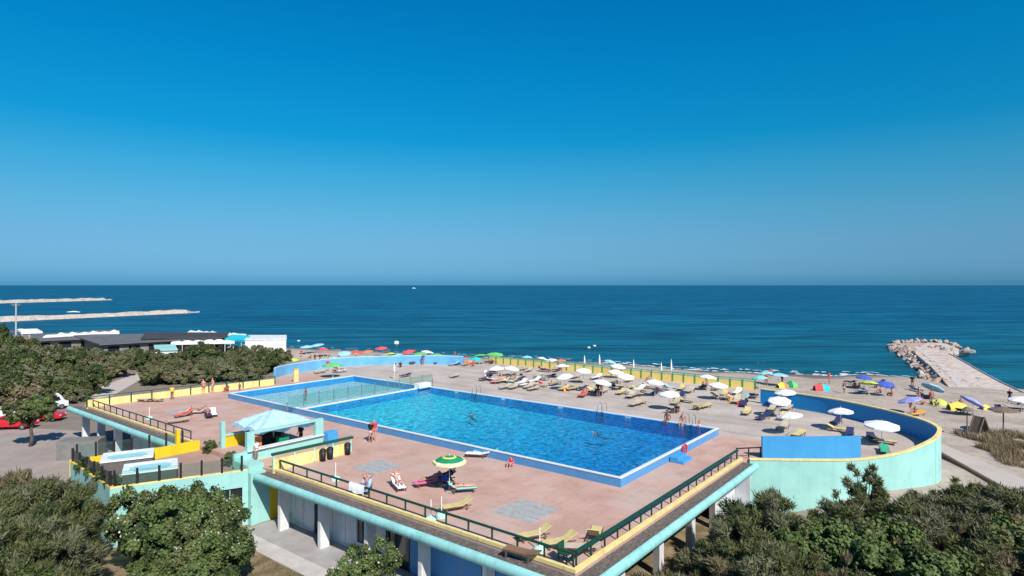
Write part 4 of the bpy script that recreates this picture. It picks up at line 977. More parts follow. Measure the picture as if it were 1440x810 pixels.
deckp = [(698, 516, 0), (719.5, 516, 0), (790, 513, 0), (820.5, 519, 0), (869, 513, 0), (866, 521, 0), (793, 527, 0), (880, 527, 0), (847, 535, 0), (921, 535, 0), (941, 551, 0), (995, 528, 0), (1010, 539, 0), (1104, 549, 0), (1096, 560, 0), (1110, 581, .0), (1182, 575, .0), (1240, 594, .0)]
for (px, py, q) in deckp:
    r = 1.25 if px > 1200 else 1.02
    o = parasol(px, py, FABW, ZD, 'deck', r, 1.62, random.uniform(.05, .22), random.uniform(0, 6))
    reg(o, 'open white parasol', zone(py, px), 'parasol', 'white parasols on the terrace', px)
o = parasol(468, 511, FABG, ZD, 'deck', 1.35, 1.72); reg(o, 'green parasol on the terrace', 'by the low curved blue wall', 'parasol', 'coloured parasols', 468)
# the big striped one near the camera
t = make_parasol(FABDG, 1.02, 1.85, bands=[FABDG, FABDG, FABY, FABDG, FABDG, FABDG, FABC]); t.location = P(632, 691, ZD)
tag(t, 'green and yellow ringed parasol on the near deck', 'parasol')
beach = [(741, 501, FABLB, 1.2), (763, 503, FABW, 1.2), (775, 505, FABW, 1.3), (788, 506, FABO, 1.2), (858, 507, FABLB, 1.3), (1075, 528, FABAQ, 1.3), (1095, 530, FABLB, 1.5), (1068, 534, FABAQ, 1.2),
         (1215, 535, FABB, 1.2), (1222, 542, FABYG, 1.3), (1245, 543.5, FABB, 1.2), (1312, 547, FABLB, 1.5), (1279, 566, FABLAV, 1.4), (1368, 568, FABLAV, 1.4), (1436, 564, FABW, 1.4),
         (431, 485, FABLB, 1.6), (445, 484, FABLB, 1.9), (455, 488, FABR, 1.3), (411, 497, FABYG, 1.4), (484, 492.5, FABLB, 1.5), (502, 492.5, FABR, 1.3), (516, 492.5, FABO, 1.5), (536, 487.5, FABR, 1.5), (547, 496, FABYG, 1.6), (574, 493, FABR, 1.5), (601, 493.5, FABW, 1.5), (591, 496, FABG, 1.6), (613, 498, FABG, 1.5), (674, 499, FABG, 1.7), (696, 497, FABG, 1.8), (669, 503, FABT, 1.3), (470, 496, FABAQ, 1.2), (560, 497, FABLB, 1.1)]
for (px, py, m, r) in beach:
    o = parasol(px, py, m, 1.0, 'beach', round(r * .88, 2), 1.6, random.uniform(.05, .3) + (.35 if px in (1312, 1368) else 0), random.uniform(0, 6) if px not in (1312, 1368) else 1.2)
    zn = 'on the sand at the far left' if px < 640 else ('on the sand beyond the yellow parapet' if px < 1120 else 'on the sand between curved wall and jetty')
    reg(o, 'open %s parasol' % COLN[m.name], zn, 'parasol', 'beach parasols', px)
# closed parasols on the beach / terrace edge
def closed(px, py, z, m, lab, h=2.2):
    t = thing('closed_parasol', P(px, py, z), 0, lab, 'parasol', 'closed parasols')
    MB().tube([(0, 0, 0), (0, 0, h)], .03, 6).build('pole', WHITE, t); MB().lathe([(.05, h * .4), (.16, h * .5), (.12, h * .75), (.02, h)], 8).build('canopy', m, t, smooth=True)
closed(843, 524, ZD, FABW, 'tall closed white and green parasol before the yellow parapet', 2.6)
for px, py, lab in ((822, 512, 'closed white parasol behind the parapet, leftmost of the row'), (891, 519, 'closed white parasol behind the parapet, left of two close ones'), (930, 524, 'closed white parasol behind the parapet, next left of the tallest'), (944, 526, 'tallest closed white parasol behind the yellow parapet')):
    closed(px, py + 8, 1.0, FABW, lab, 3.3 if px == 944 else 2.6)
closed(554.5, 533, ZD, FABW, 'closed pale parasol standing behind the starting block', 2.2)

def make_bed(sl, fr=FRAME, up=32):
    t = thing('sunbed', (0, 0, 0))
    MB().box(-.31, .31, -.35, .98, .30, .36).build('seat', sl, t, bevel=.01)
    a = R(up); g = MB(); L = .75; y0 = -.36; c, s = math.cos(a), math.sin(a)
    for x in (-.31, .31):
        for (d, e) in ((0, 0), (L, 0), (L, .05), (0, .05)): g.v.append((x, y0 - d * c - e * s * -1, .31 + d * s + e * c))
    g.f = [(0, 1, 2, 3), (7, 6, 5, 4), (0, 4, 5, 1), (1, 5, 6, 2), (2, 6, 7, 3), (3, 7, 4, 0)]; g.m = [0] * 6
    g.build('backrest', sl, t)
    MB().box(-.35, -.315, -.9, 1.0, .26, .32).box(.315, .35, -.9, 1.0, .26, .32).build('side_rail', fr, t)
    for x in (-.33, .33):
        for y in (-.6, .75): MB().box(x - .025, x + .025, y - .04, y + .04, 0, .258).build('leg', fr, t)
    return t
BP = {}
def bed(p, rz, sl, up=32):
    k = (sl.name, up)
    if k not in BP: BP[k] = make_bed(sl, up=up); o = BP[k]
    else: o = copy_tree(BP[k])
    o.location = p; o.rotation_euler = (0, 0, rz); return o
BN = {'faded_yellow_sling': 'faded yellow sunbed', 'cream_sling': 'cream sunbed', 'blue_towel': 'sunbed with blue towel', 'pink_towel': 'sunbed with pink towel', 'coral_towel': 'sunbed with coral red towel', 'white_towel': 'sunbed with white towel', 'navy_towel': 'sunbed with navy towel', 'green_sling': 'green sunbed', 'aqua_towel': 'sunbed with aqua towel', 'orange_towel': 'sunbed with orange towel'}

# ---------------------------------------------------------------- people
def skin_mesh(nodes, edges, mat_, name, lvl=1):
    me = bpy.data.meshes.new(name); me.from_pydata([n[0] for n in nodes], edges, [])
    o = bpy.data.objects.new(name, me); col.objects.link(o)
    md = o.modifiers.new('s', 'SKIN'); md.use_smooth_shade = True
    sk = me.skin_vertices[0].data
    for i, n in enumerate(nodes):
        r = n[1]; sk[i].radius = (r, r) if not hasattr(r, '__len__') else r; sk[i].use_root = (i == 0)
    if lvl: sb = o.modifiers.new('b', 'SUBSURF'); sb.levels = lvl; sb.render_levels = lvl
    dg = bpy.context.evaluated_depsgraph_get(); dg.update(); ev = o.evaluated_get(dg)
    out = bpy.data.meshes.new_from_object(ev); out.name = name
    bpy.data.objects.remove(o); bpy.data.meshes.remove(me)
    out.materials.clear(); out.materials.append(mat_)
    for p in out.polygons: p.use_smooth = True
    return out
def body(pose):
    """joint positions (metres, facing +y) for a 1.7 m adult"""
    V = Vector
    if pose == 'stand':
        J = dict(pel=V((0, 0, .92)), chest=V((0, .01, 1.28)), neck=V((0, 0, 1.45)), head=V((0, .02, 1.60)), hl=V((-.09, 0, .88)), kl=V((-.11, .03, .48)), al=V((-.12, -.02, .08)), tl=V((-.14, .15, .03)), hr=V((.09, 0, .88)), kr=V((.11, .06, .48)), ar=V((.13, .02, .08)), tr=V((.15, .19, .03)), sl=V((-.19, 0, 1.38)), el=V((-.25, -.03, 1.1)), wl=V((-.23, .12, .90)), sr=V((.19, 0, 1.38)), er=V((.26, -.05, 1.1)), wr=V((.2, .18, 1.15)))
    elif pose == 'lie':   # reclined on a sunbed, feet towards +y, seat at z=.36
        J = dict(pel=V((0, -.25, .47)), chest=V((0, -.58, .66)), neck=V((0, -.76, .78)), head=V((0, -.90, .86)), hl=V((-.09, -.2, .46)), kl=V((-.12, .22, .50)), al=V((-.11, .62, .44)), tl=V((-.13, .70, .56)), hr=V((.09, -.2, .46)), kr=V((.12, .20, .62)), ar=V((.11, .50, .42)), tr=V((.12, .64, .43)), sl=V((-.19, -.68, .72)), el=V((-.30, -.48, .56)), wl=V((-.26, -.26, .50)), sr=V((.19, -.68, .72)), er=V((.30, -.48, .56)), wr=V((.2, -.25, .56)))
    elif pose == 'handsup':  # reclined, arms behind the head
        J = dict(pel=V((0, -.25, .47)), chest=V((0, -.55, .68)), neck=V((0, -.70, .84)), head=V((0, -.80, .96)), hl=V((-.09, -.2, .46)), kl=V((-.16, .20, .60)), al=V((-.12, .55, .43)), tl=V((-.15, .66, .48)), hr=V((.09, -.2, .46)), kr=V((.16, .20, .60)), ar=V((.11, .55, .43)), tr=V((.13, .66, .48)), sl=V((-.19, -.62, .78)), el=V((-.40, -.72, .92)), wl=V((-.14, -.86, .94)), sr=V((.19, -.62, .78)), er=V((.40, -.72, .92)), wr=V((.14, -.86, .94)))
    elif pose == 'sit':   # sitting on the ground, knees drawn up
        J = dict(pel=V((0, 0, .13)), chest=V((0, -.03, .48)), neck=V((0, .02, .65)), head=V((0, .06, .80)), hl=V((-.09, .04, .11)), kl=V((-.14, .42, .42)), al=V((-.12, .58, .07)), tl=V((-.14, .74, .03)), hr=V((.09, .04, .11)), kr=V((.14, .42, .42)), ar=V((.12, .58, .07)), tr=V((.14, .74, .03)), sl=V((-.19, -.02, .58)), el=V((-.27, .16, .40)), wl=V((-.1, .38, .42)), sr=V((.19, -.02, .58)), er=V((.27, .16, .40)), wr=V((.1, .38, .42)))
    elif pose == 'edge':  # sitting on an edge at z=0, legs hanging towards +y
        J = dict(pel=V((0, 0, .12)), chest=V((0, -.04, .47)), neck=V((0, 0, .64)), head=V((0, .04, .79)), hl=V((-.09, .04, .09)), kl=V((-.12, .44, .08)), al=V((-.12, .50, -.32)), tl=V((-.13, .62, -.38)), hr=V((.09, .04, .09)), kr=V((.12, .44, .08)), ar=V((.12, .46, -.32)), tr=V((.13, .58, -.38)), sl=V((-.19, -.02, .57)), el=V((-.28, -.08, .32)), wl=V((-.24, .02, .08)), sr=V((.19, -.02, .57)), er=V((.28, -.08, .32)), wr=V((.24, .02, .08)))
    elif pose == 'prone':  # lying face down on the bed
        J = dict(pel=V((0, .05, .46)), chest=V((0, -.28, .47)), neck=V((0, -.46, .50)), head=V((0, -.62, .52)), hl=V((-.09, .1, .45)), kl=V((-.12, .50, .43)), al=V((-.12, .86, .44)), tl=V((-.12, .98, .40)), hr=V((.09, .1, .45)), kr=V((.12, .50, .43)), ar=V((.12, .86, .44)), tr=V((.12, .98, .40)), sl=V((-.19, -.38, .48)), el=V((-.34, -.56, .45)), wl=V((-.16, -.74, .43)), sr=V((.19, -.38, .48)), er=V((.34, -.56, .45)), wr=V((.16, -.74, .43)))
    else:                 # swim: upright in water, arms spread at the surface (z=0 is water)
        J = dict(pel=V((0, -.50, -.36)), chest=V((0, -.12, -.20)), neck=V((0, .02, -.06)), head=V((0, .10, .07)), hl=V((-.09, -.55, -.36)), kl=V((-.13, -.95, -.30)), al=V((-.12, -1.32, -.40)), tl=V((-.12, -1.45, -.38)), hr=V((.09, -.55, -.36)), kr=V((.13, -.92, -.42)), ar=V((.12, -1.3, -.34)), tr=V((.12, -1.43, -.32)), sl=V((-.19, -.04, -.12)), el=V((-.40, .12, -.10)), wl=V((-.48, .36, -.03)), sr=V((.19, -.04, -.12)), er=V((.40, .12, -.08)), wr=V((.42, .36, .03)))
    return J
def hand_geo(bmv, bmf, wrist, elbow):
    d = (wrist - elbow).normalized(); side = d.cross(Vector((0, 0, 1)))
    if side.length < .2: side = Vector((1, 0, 0))
    side.normalize(); nrm = side.cross(d)
    palm = wrist + d * .09
    g = MB()
    for i, (o, l) in enumerate(((-.030, .060), (-.010, .075), (.011, .070), (.031, .052))):
        a = palm - d * .02 + side * o; m_ = a + d * (l * .55) - nrm * .006; e = a + d * l - nrm * .022; g.tube([a, m_, e], [.009, .008, .006], 5)
    a = wrist + d * .03 + side * .028; g.tube([a, a + d * .03 + side * .022, a + d * .055 + side * .026 - nrm * .012], [.011, .010, .007], 5)
    n = len(bmv); bmv += g.v; bmf += [tuple(n + i for i in f) for f in g.f]
PM = {}
def person_meshes(pose, fem):
    k = (pose, fem)
    if k in PM: return PM[k]
    J = body(pose); w_ = .92 if fem else 1.0
    up = (J['head'] - J['neck']).normalized()
    names = ['pel', 'waist', 'chest', 'neck', 'headb', 'headt', 'hl', 'kl', 'al', 'tl', 'hr', 'kr', 'ar', 'tr', 'sl', 'el', 'wl', 'pl', 'sr', 'er', 'wr', 'pr', 'nose']
    J['waist'] = J['pel'].lerp(J['chest'], .5); J['headb'] = J['head'] - up * .03; J['headt'] = J['head'] + up * .08
    J['pl'] = J['wl'] + (J['wl'] - J['el']).normalized() * .08; J['pr'] = J['wr'] + (J['wr'] - J['er']).normalized() * .08
    fw = Vector((0, 1, 0)) if pose in ('stand', 'sit', 'edge', 'swim') else (Vector((0, .4, .9)) if pose != 'prone' else Vector((0, -.5, -.6)))
    J['nose'] = J['headb'] + fw.normalized() * .105
    rad = dict(pel=.135, waist=.115 * w_, chest=.145 * w_, neck=.055, headb=.085, headt=.075, hl=.09, kl=.058, al=.038, tl=.03, hr=.09, kr=.058, ar=.038, tr=.03, sl=.06 * w_, el=.042, wl=.028, pl=.034, sr=.06 * w_, er=.042, wr=.028, pr=.034, nose=.016)
    nodes = [(tuple(J[n]), rad[n]) for n in names]; ix = {n: i for i, n in enumerate(names)}
    E = [('pel', 'waist'), ('waist', 'chest'), ('chest', 'neck'), ('neck', 'headb'), ('headb', 'headt'), ('headb', 'nose'), ('pel', 'hl'), ('hl', 'kl'), ('kl', 'al'), ('al', 'tl'), ('pel', 'hr'), ('hr', 'kr'), ('kr', 'ar'), ('ar', 'tr'), ('chest', 'sl'), ('sl', 'el'), ('el', 'wl'), ('wl', 'pl'), ('chest', 'sr'), ('sr', 'er'), ('er', 'wr'), ('wr', 'pr')]
    b = skin_mesh(nodes, [(ix[a], ix[c]) for a, c in E], SKIN, 'person')
    vv = [tuple(v.co) for v in b.vertices]; ff = [tuple(p.vertices) for p in b.polygons]
    hand_geo(vv, ff, J['wl'], J['el']); hand_geo(vv, ff, J['wr'], J['er'])
    me = bpy.data.meshes.new('person'); me.from_pydata(vv, [], ff); me.materials.append(SKIN)
    for p in me.polygons: p.use_smooth = True
    # trunks
    n = [(tuple(J['pel'].lerp(J['waist'], .45)), .132), (tuple(J['pel']), .150), (tuple(J['hl']), .108), (tuple(J['hl'].lerp(J['kl'], .45 if not fem else .12)), .092), (tuple(J['hr']), .108), (tuple(J['hr'].lerp(J['kr'], .45 if not fem else .12)), .092)]
    tr = skin_mesh(n, [(0, 1), (1, 2), (2, 3), (1, 4), (4, 5)], CLK, 'swimwear')
    n = [(tuple(J['chest'].lerp(J['waist'], .35)), .138), (tuple(J['chest']), .158 * w_), (tuple(J['chest'].lerp(J['neck'], .3)), .13 * w_)]
    tp = skin_mesh(n, [(0, 1), (1, 2)], CLK, 'top')
    # shirt with sleeves
    n = [(tuple(J['pel']), .158), (tuple(J['waist']), .14), (tuple(J['chest']), .165), (tuple(J['chest'].lerp(J['neck'], .7)), .09), (tuple(J['sl']), .078), (tuple(J['sl'].lerp(J['el'], .6)), .064), (tuple(J['sr']), .078), (tuple(J['sr'].lerp(J['er'], .6)), .064)]
    sh = skin_mesh(n, [(0, 1), (1, 2), (2, 3), (2, 4), (4, 5), (2, 6), (6, 7)], CLK, 'shirt')
    back = -fw.normalized()
    hp = [(tuple(J['headt'] + up * .012 + back * .02), .082), (tuple(J['headb'] + back * .045), .078)]
    if fem: hp.append((tuple(J['neck'] + back * .07 + up * .02), .05))
    hr = skin_mesh(hp, [(i, i + 1) for i in range(len(hp) - 1)], HAIRD, 'hair')
    PM[k] = (me, tr, tp, sh, hr); return PM[k]
MM = {}
def mm(me, m):
    k = (me.name, m.name)
    if k not in MM: d = me.copy(); d.materials[0] = m; MM[k] = d
    return MM[k]
def person(p, rz, pose, skin=SKIN, suit=CLK, fem=False, hair=HAIRD, shirt=None, sc_=1.0):
    me, tr, tp, sh, hr = person_meshes(pose, fem)
    o = bpy.data.objects.new('person', mm(me, skin)); col.objects.link(o); o.location = p; o.rotation_euler = (0, 0, rz); o.scale = (sc_,) * 3
    def ch(nm, d, m): c = bpy.data.objects.new(nm, mm(d, m)); col.objects.link(c); c.parent = o
    ch('hair', hr, hair); ch('swimwear', tr, suit)
    if shirt: ch('shirt', sh, shirt)
    elif fem: ch('bikini_top', tp, suit)
    return o
CN = {'black_cloth': 'black', 'red_cloth': 'red', 'white_cloth': 'white', 'blue_cloth': 'blue', 'yellow_cloth': 'yellow'}
# direction: rz such that +y local points to a world heading
def head(dx, dy): return math.atan2(-dx, dy)

# --- near deck beds and people
def nb(px, py, rz, sl, lab, up=32, grp='sunbeds on the near deck'):
    p = P(px, py, ZD); o = bed(p, rz, sl, up); o.scale = (.86,) * 3; tag(o, lab, 'sunbed', grp); return p
def npers(p, rz, pose, lab, **k):
    if pose in ('lie', 'handsup', 'prone'): k['sc_'] = .88
    o = person(p, rz, pose, **k); tag(o, lab, 'person'); return o
toC = head(.1, -1)
p = nb(514, 691, head(0.05, -1), BEDB, 'sunbed with pale blue towel near the front railing', 38); npers(p, head(.05, -1), 'handsup', 'person with raised arms reclining on the pale blue sunbed', skin=SKIN, suit=CLBL)
p = nb(560, 687, head(.45, -.9), BEDW, 'sunbed with white towel between the blue and pink ones', 40); npers(p, head(.45, -.9), 'handsup', 'person sunbathing on the white towelled sunbed, arms up', skin=SKINP, suit=CLW, fem=True)
p = nb(601, 683, head(-.9, -.45), BEDP, 'sunbed with pink towel left of the ringed parasol'); npers(p, head(-.9, -.45), 'lie', 'person in red swimwear lying on the pink towelled sunbed', skin=SKIN, suit=CLR)
p = nb(622, 677, head(-.9, -.35), BEDK, 'navy sunbed in the shade of the ringed parasol'); npers(p, head(-.9, -.35), 'lie', 'dark person lying in the shade under the ringed parasol', skin=SKIND, suit=CLK, shirt=CLK)
p = nb(633, 688, head(.7, -.7), BEDK, 'sunbed piled with blue towels below the ringed parasol'); npers(p, head(.7, -.7), 'lie', 'person with blue clothes reclining right under the ringed parasol', skin=SKIND, suit=CLBL, shirt=CLBL)
p = nb(650, 692, head(.9, .2), BEDA, 'sunbed with aqua towel at the lower right of the ringed parasol'); npers(p, head(.9, .2), 'prone', 'person lying face down on the aqua towelled sunbed', skin=SKINP, suit=CLK, fem=True)
nb(642, 717, head(-.75, -.35), BEDY, 'empty faded yellow sunbed beside the mint parasol base', 30)
nb(750, 758, head(-.8, -.35), BEDY, 'empty yellow sunbed near the front corner, left of three', 30)
nb(786, 768, head(-.8, -.35), BEDY, 'empty yellow sunbed near the front corner, middle of three', 30)
nb(837, 757, head(.25, .9), BEDY, 'bright yellow sunbed by the right railing, turned away', 42)
nb(816, 776, head(-.9, .1), BEDC, 'cream sunbed in the very corner of the deck', 12)
nb(733, 783, head(-.85, .5), mat('brown_sling', (.22, .13, .08), .8), 'brown sunbed low behind the front railing', 10)
nb(671, 643, head(-.95, .2), BEDW, 'white sunbed beside the front wall of the pool', 15)
nb(682, 640, head(-.95, .2), BEDA, 'pale aqua sunbed tight against the front wall of the pool', 15)
def pbase(px, py, lab):
    t = thing('umbrella_stand', P(px, py, ZD), 0, lab, 'umbrella stand', 'umbrella stands on the deck'); MB().lathe([(.30, 0), (.30, .12), (.24, .2), (.06, .26), (.001, .27)], 14).build('foot', MINTT, t); MB().tube([(0, 0, .25), (0, 0, 1.1)], .03, 6).build('tube', FABW, t)
pbase(621, 727, 'mint parasol base beside the lone yellow sunbed'); pbase(759, 775, 'mint parasol base behind the corner sunbeds'); pbase(472, 675, 'mint parasol base near the left end of the front railing'); pbase(606, 732, 'white capped parasol base just behind the front railing'); pbase(210, 589, 'white parasol base on the left deck')
t = thing('garden_chair', P(795, 790, ZD), ANG, 'dark green plastic chair pushed into the railing corner', 'chair')
MB().box(-.25, .25, -.25, .25, .38, .43).build('seat', GREEN, t); MB().box(-.25, .25, .22, .27, .43, .85).build('backrest', GREEN, t)
for x in (-.22, .22):
    for y in (-.22, .22): MB().box(x - .025, x + .025, y - .025, y + .025, 0, .378).build('leg', GREEN, t)
npers(P(521.5, 622, ZD), head(-.3, -1), 'stand', 'person in white shorts and black top walking by the pool', skin=SKIN, suit=CLW, shirt=CLK)
npers(P(526, 620, ZD), head(.2, -1), 'stand', 'person in a red shirt standing by the pool edge', skin=SKINP, suit=CLR, shirt=CLR, hair=HAIRB)
npers(P(719, 656, ZD), head(-.5, -1), 'sit', 'person in red sitting against the front wall of the pool', skin=SKINP, suit=CLR, fem=True, shirt=CLR, sc_=.8)
npers(W(28.0, 8.3, ZR), head(-CU, -SU), 'edge', 'person sitting on the far pool edge, leftmost of three', skin=SKIND, suit=CLK)
npers(W(28.0, 6.9, ZR), head(-CU, -SU), 'edge', 'person with pale skin sitting on the far pool edge, middle of three', skin=SKINP, suit=CLR, fem=True)
npers(W(28.0, 5.4, ZR), head(-CU, -SU), 'edge', 'small child sitting on the far pool edge, rightmost of three', skin=SKINP, suit=CLW, sc_=.6)
npers(P(662, 583, 4.04), .5, 'swim', 'person swimming alone in the middle of the big pool', skin=SKIN)
npers(P(840, 610, 4.04), 1.5, 'swim', 'person in pink swimming near the right of the big pool', skin=SKINP, suit=CLR, fem=True)
npers(P(430, 563, 3.45), 2.5, 'stand', 'person wading in the pale paddling pool', skin=SKIND, suit=CLR, fem=True, sc_=.8)
npers(P(398, 607, 4.6) + Vector((0, 0, -1.0)), 2, 'stand', 'kiosk worker in white behind the hatch', skin=SKIN, suit=CLK, shirt=CLW)
npers(W(4.9, 28.2, ZD), 1, 'stand', 'person in dark clothes behind the right end of the kiosk hatch', skin=SKIND, suit=CLK, shirt=CLK)
npers(W(.0, 26.0, 3.92), 1, 'stand', 'person in white at the kiosk left corner', skin=SKIN, suit=CLW, shirt=CLW, sc_=.8)
# left deck
p = nb(250, 595, head(-.6, -.5), BEDC, 'cream sunbed on the left deck near its railing', 12, 'sunbeds on the left deck')
p = nb(258, 586, head(-.6, -.8), BEDR, 'sunbed with red towel on the left deck', 35, 'sunbeds on the left deck'); npers(p, head(-.6, -.8), 'handsup', 'person reclining on the red towelled sunbed of the left deck', skin=SKINP, suit=CLR, fem=True)
p = nb(277, 582, head(-.9, -.1), BEDW, 'sunbed with white towel on the left deck', 20, 'sunbeds on the left deck'); npers(p, head(-.9, -.1), 'lie', 'person lying on the white towelled sunbed of the left deck', skin=SKIN, suit=CLK)
p = nb(293, 587, head(.5, -.8), BEDK, 'navy sunbed on the left deck', 35, 'sunbeds on the left deck'); npers(p, head(.5, -.8), 'lie', 'person lying on the navy sunbed of the left deck', skin=SKIN, suit=CLR)
p = nb(300, 585, head(.5, -.8), BEDW, 'pale sunbed right of the navy one on the left deck', 35, 'sunbeds on the left deck')
nb(205, 565, head(-.9, .2), FRAME if False else BEDC, 'cream sunbed by the low yellow wall, left one', 14, 'sunbeds on the left deck'); nb(219, 565, head(-.9, .2), BEDY, 'yellow sunbed by the low yellow wall, right one', 14, 'sunbeds on the left deck')
npers(P(242, 562, ZD), head(.3, -1), 'stand', 'person in black shorts and yellow shirt by the low yellow wall', skin=SKIN, suit=CLK, shirt=CLY, sc_=.9)
npers(P(286, 553.5, ZD), 3, 'stand', 'bare chested person standing by the low yellow wall, leftmost of three', skin=SKINP, suit=CLR)
npers(P(299, 552, ZD), 2.6, 'stand', 'person in white swimwear standing by the low yellow wall', skin=SKINP, suit=CLW)
npers(P(320, 550, ZD), 3, 'sit', 'tanned person seated at the low yellow wall', skin=SKIND, suit=CLR)
npers(P(337, 552.5, ZD), 2.8, 'stand', 'tanned child standing at the paddling pool corner', skin=SKIND, suit=CLK, sc_=.7)
# things hanging on the front railing
def towel():
    g = MB(); n = 10
    for i in range(n + 1):
        x = -.7 + 1.4 * i / n; wv = .03 * math.sin(i * 1.7)
        g.v += [(x, -.09 + wv - .02, -.52 + .05 * math.sin(i)), (x, -.085, 0), (x, .085, .0), (x, .09, -.3)]
    for i in range(n):
        for j in range(3): a = i * 4 + j; g.f.append((a, a + 4, a + 5, a + 1)); g.m.append(0)
    r = (503 - 720) / F; v = (C0[0] + .18 * CU - r * (C0[1] + .18 * SU)) / (SU + r * CU)
    o = g.build('hanging_towel', BEDW, loc=W(.18, v, ZD + .1 + .66), rz=ANG + R(90) + math.pi, smooth=True); tag(o, 'white towel hung over the dark green front railing', 'towel')
towel()

# --- terrace beds (px, py at the foot, towel/sling, occupant pose or None)
Y, C_, W_, K_ = BEDY, BEDC, BEDW, BEDK
TB = [(683, 535, K_, 'handsup'), (699, 539, C_, 'lie'), (710, 537, W_, 'lie'), (720, 538, BEDA, 'lie'), (710, 547, C_, 0), (722, 547, C_, 0), (735, 544, W_, 0), (750, 549, C_, 0), (760, 544, C_, 0), (709, 528, C_, 0), (693, 526, K_, 'lie'),
      (743, 523, C_, 0), (735, 521, Y, 0), (766, 523, K_, 'lie'), (757, 530, C_, 0), (774, 531, K_, 0), (809, 532, C_, 0), (784, 522, K_, 'prone'), (804, 549, Y, 0), (812, 546, Y, 0), (820, 558, BEDR, 'lie'), (838, 556, K_, 0), (832, 551, Y, 0), (866, 540, Y, 0),
      (888, 547, Y, 0), (884, 537, C_, 0), (899, 551, Y, 0), (910, 540, C_, 'lie'), (921, 555, K_, 0), (930, 547, C_, 0), (944, 548, BEDB, 0), (900, 569, Y, 0), (893, 571, C_, 0), (950, 569, Y, 0), (964, 566, Y, 0), (946, 580, K_, 0),
      (982, 576, Y, 0), (991, 574, Y, 0), (990, 546, K_, 'lie'), (1006, 549, C_, 0), (1019, 562, Y, 0), (1035, 564, Y, 0), (1060, 560, K_, 'prone'), (1050, 583, Y, 0), (1080, 585, Y, 0), (1073, 590, K_, 0), (1100, 590, Y, 0), (1101, 604, C_, 0),
      (1123, 614, Y, 0), (1179, 607, Y, 0), (1176, 597, K_, 0), (1194, 614, K_, 0), (1226, 619, K_, 0), (1243, 624, Y, 0), (1244, 637, BEDG, 0), (1107, 577, C_, 0), (1085, 578, C_, 0),
      (450, 525, C_, 0), (478, 524, W_, 'lie'), (490, 514, C_, 0), (506, 512, C_, 0), (527, 512, BEDO, 0), (546, 511, K_, 'lie'), (558, 512, C_, 0), (575, 510, BEDB, 'lie'), (584, 512, K_, 'lie'), (609, 512, K_, 0), (570, 530, K_, 0), (638, 514, BEDB, 0), (639, 531, C_, 0), (656, 514, BEDO, 'lie'), (690, 511, K_, 'lie'), (647, 513, K_, 0), (918, 529, BEDO, 0), (903, 528, C_, 0), (868, 548, C_, 0)]
random.seed(9)
for (px, py, sl, oc) in TB:
    p = P(px, py, ZD); base = ANG + random.choice((90, 90, 90, 80, 100, 180, -90)) * math.pi / 180 + random.uniform(-.15, .15)
    up = random.choice((12, 28, 28))
    o = bed(p, base, mat('worn_yellow_sling', (.47, .41, .25), .8) if sl is BEDY and py < 570 else sl, up if not oc else 28); o.scale = (.9,) * 3 if not oc else (1,) * 3; reg(o, BN[sl.name], zone(py, px) if not (px > 1060 and py > 545) else zone(py, px), 'sunbed', 'sunbeds on the terrace', px)
    if oc:
        s_ = random.choice((SKIN, SKIND, SKINP)); su = random.choice((CLK, CLR, CLBL, CLW)); fe = random.random() < .5
        q = person(p, base, oc, skin=s_, suit=su, fem=fe); reg(q, 'person in %s lying on a sunbed' % CN[su.name], zone(py, px), 'person', 'sunbathers on the terrace', px)
random.seed(17)
BAGM = [CLK, CLBL, CLR, CLW, BEDO, BEDA, FRAME]
for i in range(34):
    px = random.uniform(680, 1050); t_ = (px - 650) / 400; py = random.uniform(514 + 38 * t_, 538 + 38 * t_)
    sl = random.choice((BEDC, BEDC, BEDY, BEDK, BEDW, mat('grey_sling', (.34, .31, .28), .8))); BN.setdefault('grey_sling', 'grey sunbed')
    o = bed(P(px, py, ZD), ANG + R(random.choice((90, 90, 100, 180))) + random.uniform(-.2, .2), sl, random.choice((12, 28, 28))); reg(o, BN[sl.name], zone(py, px), 'sunbed', 'sunbeds on the terrace', px)
for i in range(26):
    px = random.uniform(680, 1050); t_ = (px - 650) / 400; py = random.uniform(518 + 38 * t_, 540 + 38 * t_); m_ = random.choice(BAGM)
    g = MB().prism([(-.25, -.12), (.25, -.12), (.25, .12), (-.25, .12)], 0, .28).tube([(-.15, 0, .27), (-.1, 0, .42), (.1, 0, .42), (.15, 0, .27)], .015, 4)
    o = g.build('beach_bag', m_, loc=P(px, py, ZD), rz=random.uniform(0, 3)); reg(o, {'black_cloth': 'black', 'blue_cloth': 'blue', 'red_cloth': 'red', 'white_cloth': 'white', 'orange_towel': 'orange', 'aqua_towel': 'aqua', 'brown_bed_frame': 'brown'}[m_.name] + ' beach bag on the paving', zone(py, px), 'bag', 'beach bags on the terrace', px)
for (px, py, pose, sk, su, z, lab) in ((846, 553, 'stand', SKIND, CLK, ZD, 'dark haired person standing beside the coral towelled sunbed'), (841, 558, 'stand', SKIN, CLK, ZD, 'tanned person standing just left of the dark haired one near the coral towel'), (952, 580, 'sit', SKIND, CLK, ZD, 'person in black sitting between beds behind the pool'),
        (461, 522, 'stand', SKINP, CLR, ZD, 'person in red standing under the green terrace parasol'), (472, 522, 'sit', SKIND, CLK, ZD, 'dark figure sitting beside the green terrace parasol'), (595, 513, 'stand', SKIN, CLBL, ZD, 'person in blue standing before the low blue wall'), (563, 516, 'sit', SKIND, CLK, ZD, 'dark figure sitting apart before the low blue wall'), (666, 515, 'sit', SKIN, CLR, ZD, 'person in red sitting at the left end of the yellow parapet')):
    o = person(P(px, py, z), random.uniform(2, 4), pose, skin=sk, suit=su, shirt=su); tag(o, lab, 'person')
